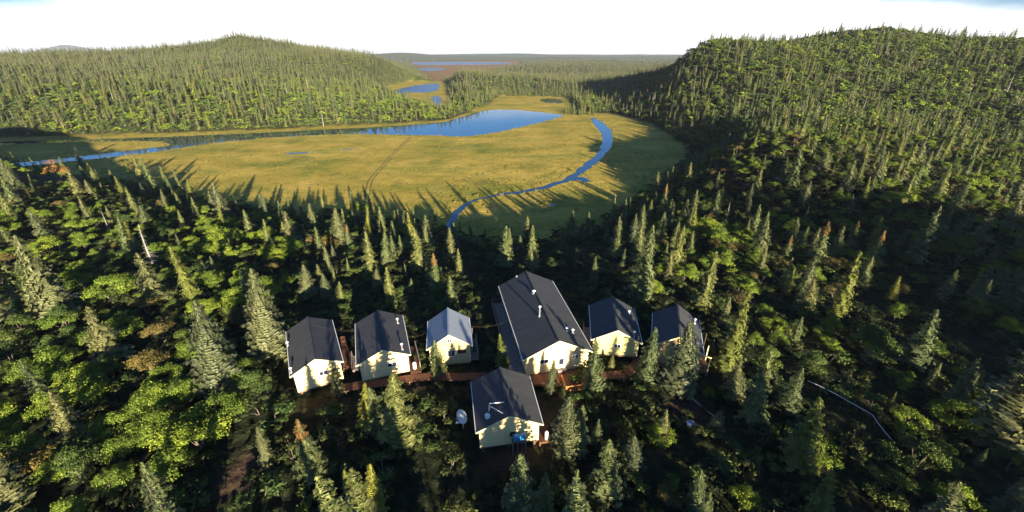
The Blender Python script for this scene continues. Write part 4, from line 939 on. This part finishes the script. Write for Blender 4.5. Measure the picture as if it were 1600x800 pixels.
# antennas on the lowest cabin's roof
def antenna(px, py, boom_to, name, label, boom_px):
    pl = roof_pt('F', px, py); w = loc('F', pl.x, pl.y, pl.z); q = empty(name, w, 0, label, 'antenna')
    MB().tube([(0, 0, -.05), (0, 0, .9)], .03, 8).build('mast', M_METAL, q)
    b = MB(); e = Vector(boom_to); b.tube([(0, 0, .85), e], .042, 8); b.build('boom', M_WHITE, q)
    s = Vector((-e.y, e.x, 0)).normalized()
    for i in range(7):
        c = Vector((0, 0, .85)).lerp(e, (i + .6) / 7.4); MB().tube([c - s * (.2 - .012 * i), c + s * (.2 - .012 * i)], .007, 5).build('element', M_METAL, q)
antenna(765, 640, (1.9, .35, .75), 'roof_antenna', 'thin boom antenna level across the dark roof slope', 0)
antenna(764, 643, (2.2, -1.3, .55), 'roof_antenna', 'thin boom antenna slanting down toward the gable peak', 0)
pl = roof_pt('F', 762, 655); q = empty('small_satellite_dish', loc('F', pl.x, pl.y, pl.z), R(20), 'small pale satellite dish low on the navy roof slope', 'satellite dish')
MB().tube([(0, 0, -.05), (0, 0, .35)], .03, 8).build('mast', M_METAL, q); dish(q, (0, -.02, .5), (-.5, -.75, .4), .3, M_WHITE, .06)

# boardwalk in sections
for i in range(len(WALK) - 1):
    if 7 <= i <= 8: pass
    a = Vector(WALK[i]); c = Vector(WALK[i + 1]); a.z = c.z = CAMPZ + .58
    d = (c - a); ln = d.length; d.normalize(); s = Vector((-d.y, d.x, 0))
    q = empty('boardwalk_section', (a.x, a.y, CAMPZ), math.atan2(d.y, d.x), '%s red-brown boardwalk section from west, linking the cabins' % ORD[i], 'boardwalk', 'boardwalk sections along the front of the cabins')
    b = MB(); n = int(ln / .16)
    for k in range(n): b.box(((k + .5) * ln / n, random.uniform(-.015, .015), .60), (.145, 1.35, .04))
    b.build('decking', M_RED if i < 12 else M_RED, q)
    for sy in (-.6, .6): MB().box((ln / 2, sy, .51), (ln + .3 - .02 * (i % 2), .06 + .004 * (i % 3), .12 + .006 * (i % 2))).build('joist', M_POST, q)
    for xx in (.3, ln - .3):
        for sy in (-.52, .52): MB().box((xx, sy, .1), (.1, .1, .7)).build('post', M_POST, q)
# boxed stair landing below the lodge deck
g = ground_at(893, 606); a = R(10.9); q = empty('stair_landing', (g[0], g[1], CAMPZ), a, 'orange boarded stair landing below the lodge door', 'landing')
b = MB()
for i in range(10): b.box((-.95 + i * .21, 0, .75), (.195, 1.9, .05))
b.build('platform', M_RED, q)
for nm, c, d in (('front_panel', (0, -.98, .78), (2.1, .06, .95)), ('side_panel', (-1.07, 0, .78), (.06, 1.9, .95)), ('side_panel', (1.07, 0, .78), (.06, 1.9, .95))):
    b = MB(); n = 5
    for i in range(n): b.box((c[0], c[1], c[2] - d[2] / 2 + (i + .5) * d[2] / n), (d[0], d[1], d[2] / n * .88))
    b.build(nm, M_ORG, q)
for sx in (-1.07, 1.07):
    for sy in (-.98, .95): MB().box((sx, sy, .65), (.13, .13, 1.35)).build('post', M_ORG, q)
b = MB()
for i in range(3): b.box((1.35 + .26 * i, .2, .55 - .19 * i), (.27, 1.1, .05))
b.build('steps', M_ORG, q)
# small orange wooden steps west of the easternmost cabin
g = ground_at(1029, 568); q = empty('porch_steps', (g[0], g[1], CAMPZ), R(-18), 'small orange wooden steps at the west corner of the easternmost cabin', 'steps')
for i in range(3): MB().box((0, -.35 * i, .62 - .2 * i), (1.3, .33, .05)).build('tread', M_ORG, q)
for sx in (-.68, .68):
    b = MB(); b.plank((sx, -.95, .1), (sx, .2, .72), .05, .26); b.build('stringer', M_ORG, q)
# thin white pipe, pale log, blue tub, overhead cable
def lay(name, pxs, r, m, label, cat, lift=.25, n=8):
    P = [ground_at(a, b) for a, b in pxs]; P = [Vector((p[0], p[1], p[2] + lift)) for p in P]; o = P[0].copy()
    q = MB().tube([p - o for p in P], r, n).build(name, m, None, True); q.location = o; return tag(q, label, cat)
lay('water_pipe', [(1258, 605), (1275, 613), (1300, 626), (1325, 640), (1349, 654), (1358, 660), (1366, 672), (1376, 686), (1386, 698)], .038, M_WHITE, 'thin white pipe bent across the dark eastern slope', 'pipe', 1.1)
lay('fallen_log', [(1062, 612), (1080, 625), (1098, 640), (1119, 657)], [.12, .11, .1, .07], M_DEAD, 'long pale fallen log beside the bare soil patch', 'log', .25)
g = ground_at(1078, 666); q = empty('blue_tub', g, 0, 'small pale blue tub on the soil patch east of camp', 'tub')
MB().tube([(0, 0, 0), (0, 0, .45), (0, 0, .43), (0, 0, .06)], [.34, .46, .42, .3], 16).build('tub_body', mat('pale_blue_plastic', (.25, .33, .5), .5), q, True)
MB().tube([(0, 0, .44), (0, 0, .48)], .48, 16, False).build('rim', M_WHITE, q)
def cable(a, c, sag, label):
    a = Vector(a); c = Vector(c); P = [(a.lerp(c, t / 14) - a) - Vector((0, 0, sag * 4 * (t / 14) * (1 - t / 14))) for t in range(15)]
    q = MB().tube(P, .006, 5).build('overhead_cable', M_POST, None); q.location = a; tag(q, label, 'cable', 'cables strung between the cabins')
cable(loc('c1', .2, 8.5, E_H + 1.4), loc('c2', -2.5, 7, E_H + .3), .5, 'thin cable from the westernmost cabin to the second cabin')
cable(loc('c2', 3.2, 4, E_H + .1), loc('c3', -2.8, 4, E_H + .2), .5, 'thin cable from the second cabin to the small cabin')
cable(loc('c3', 2.9, 4, E_H + .3), loc('lodge', -4.5, 9, E_H + .1), .6, 'thin cable from the small cabin to the lodge')
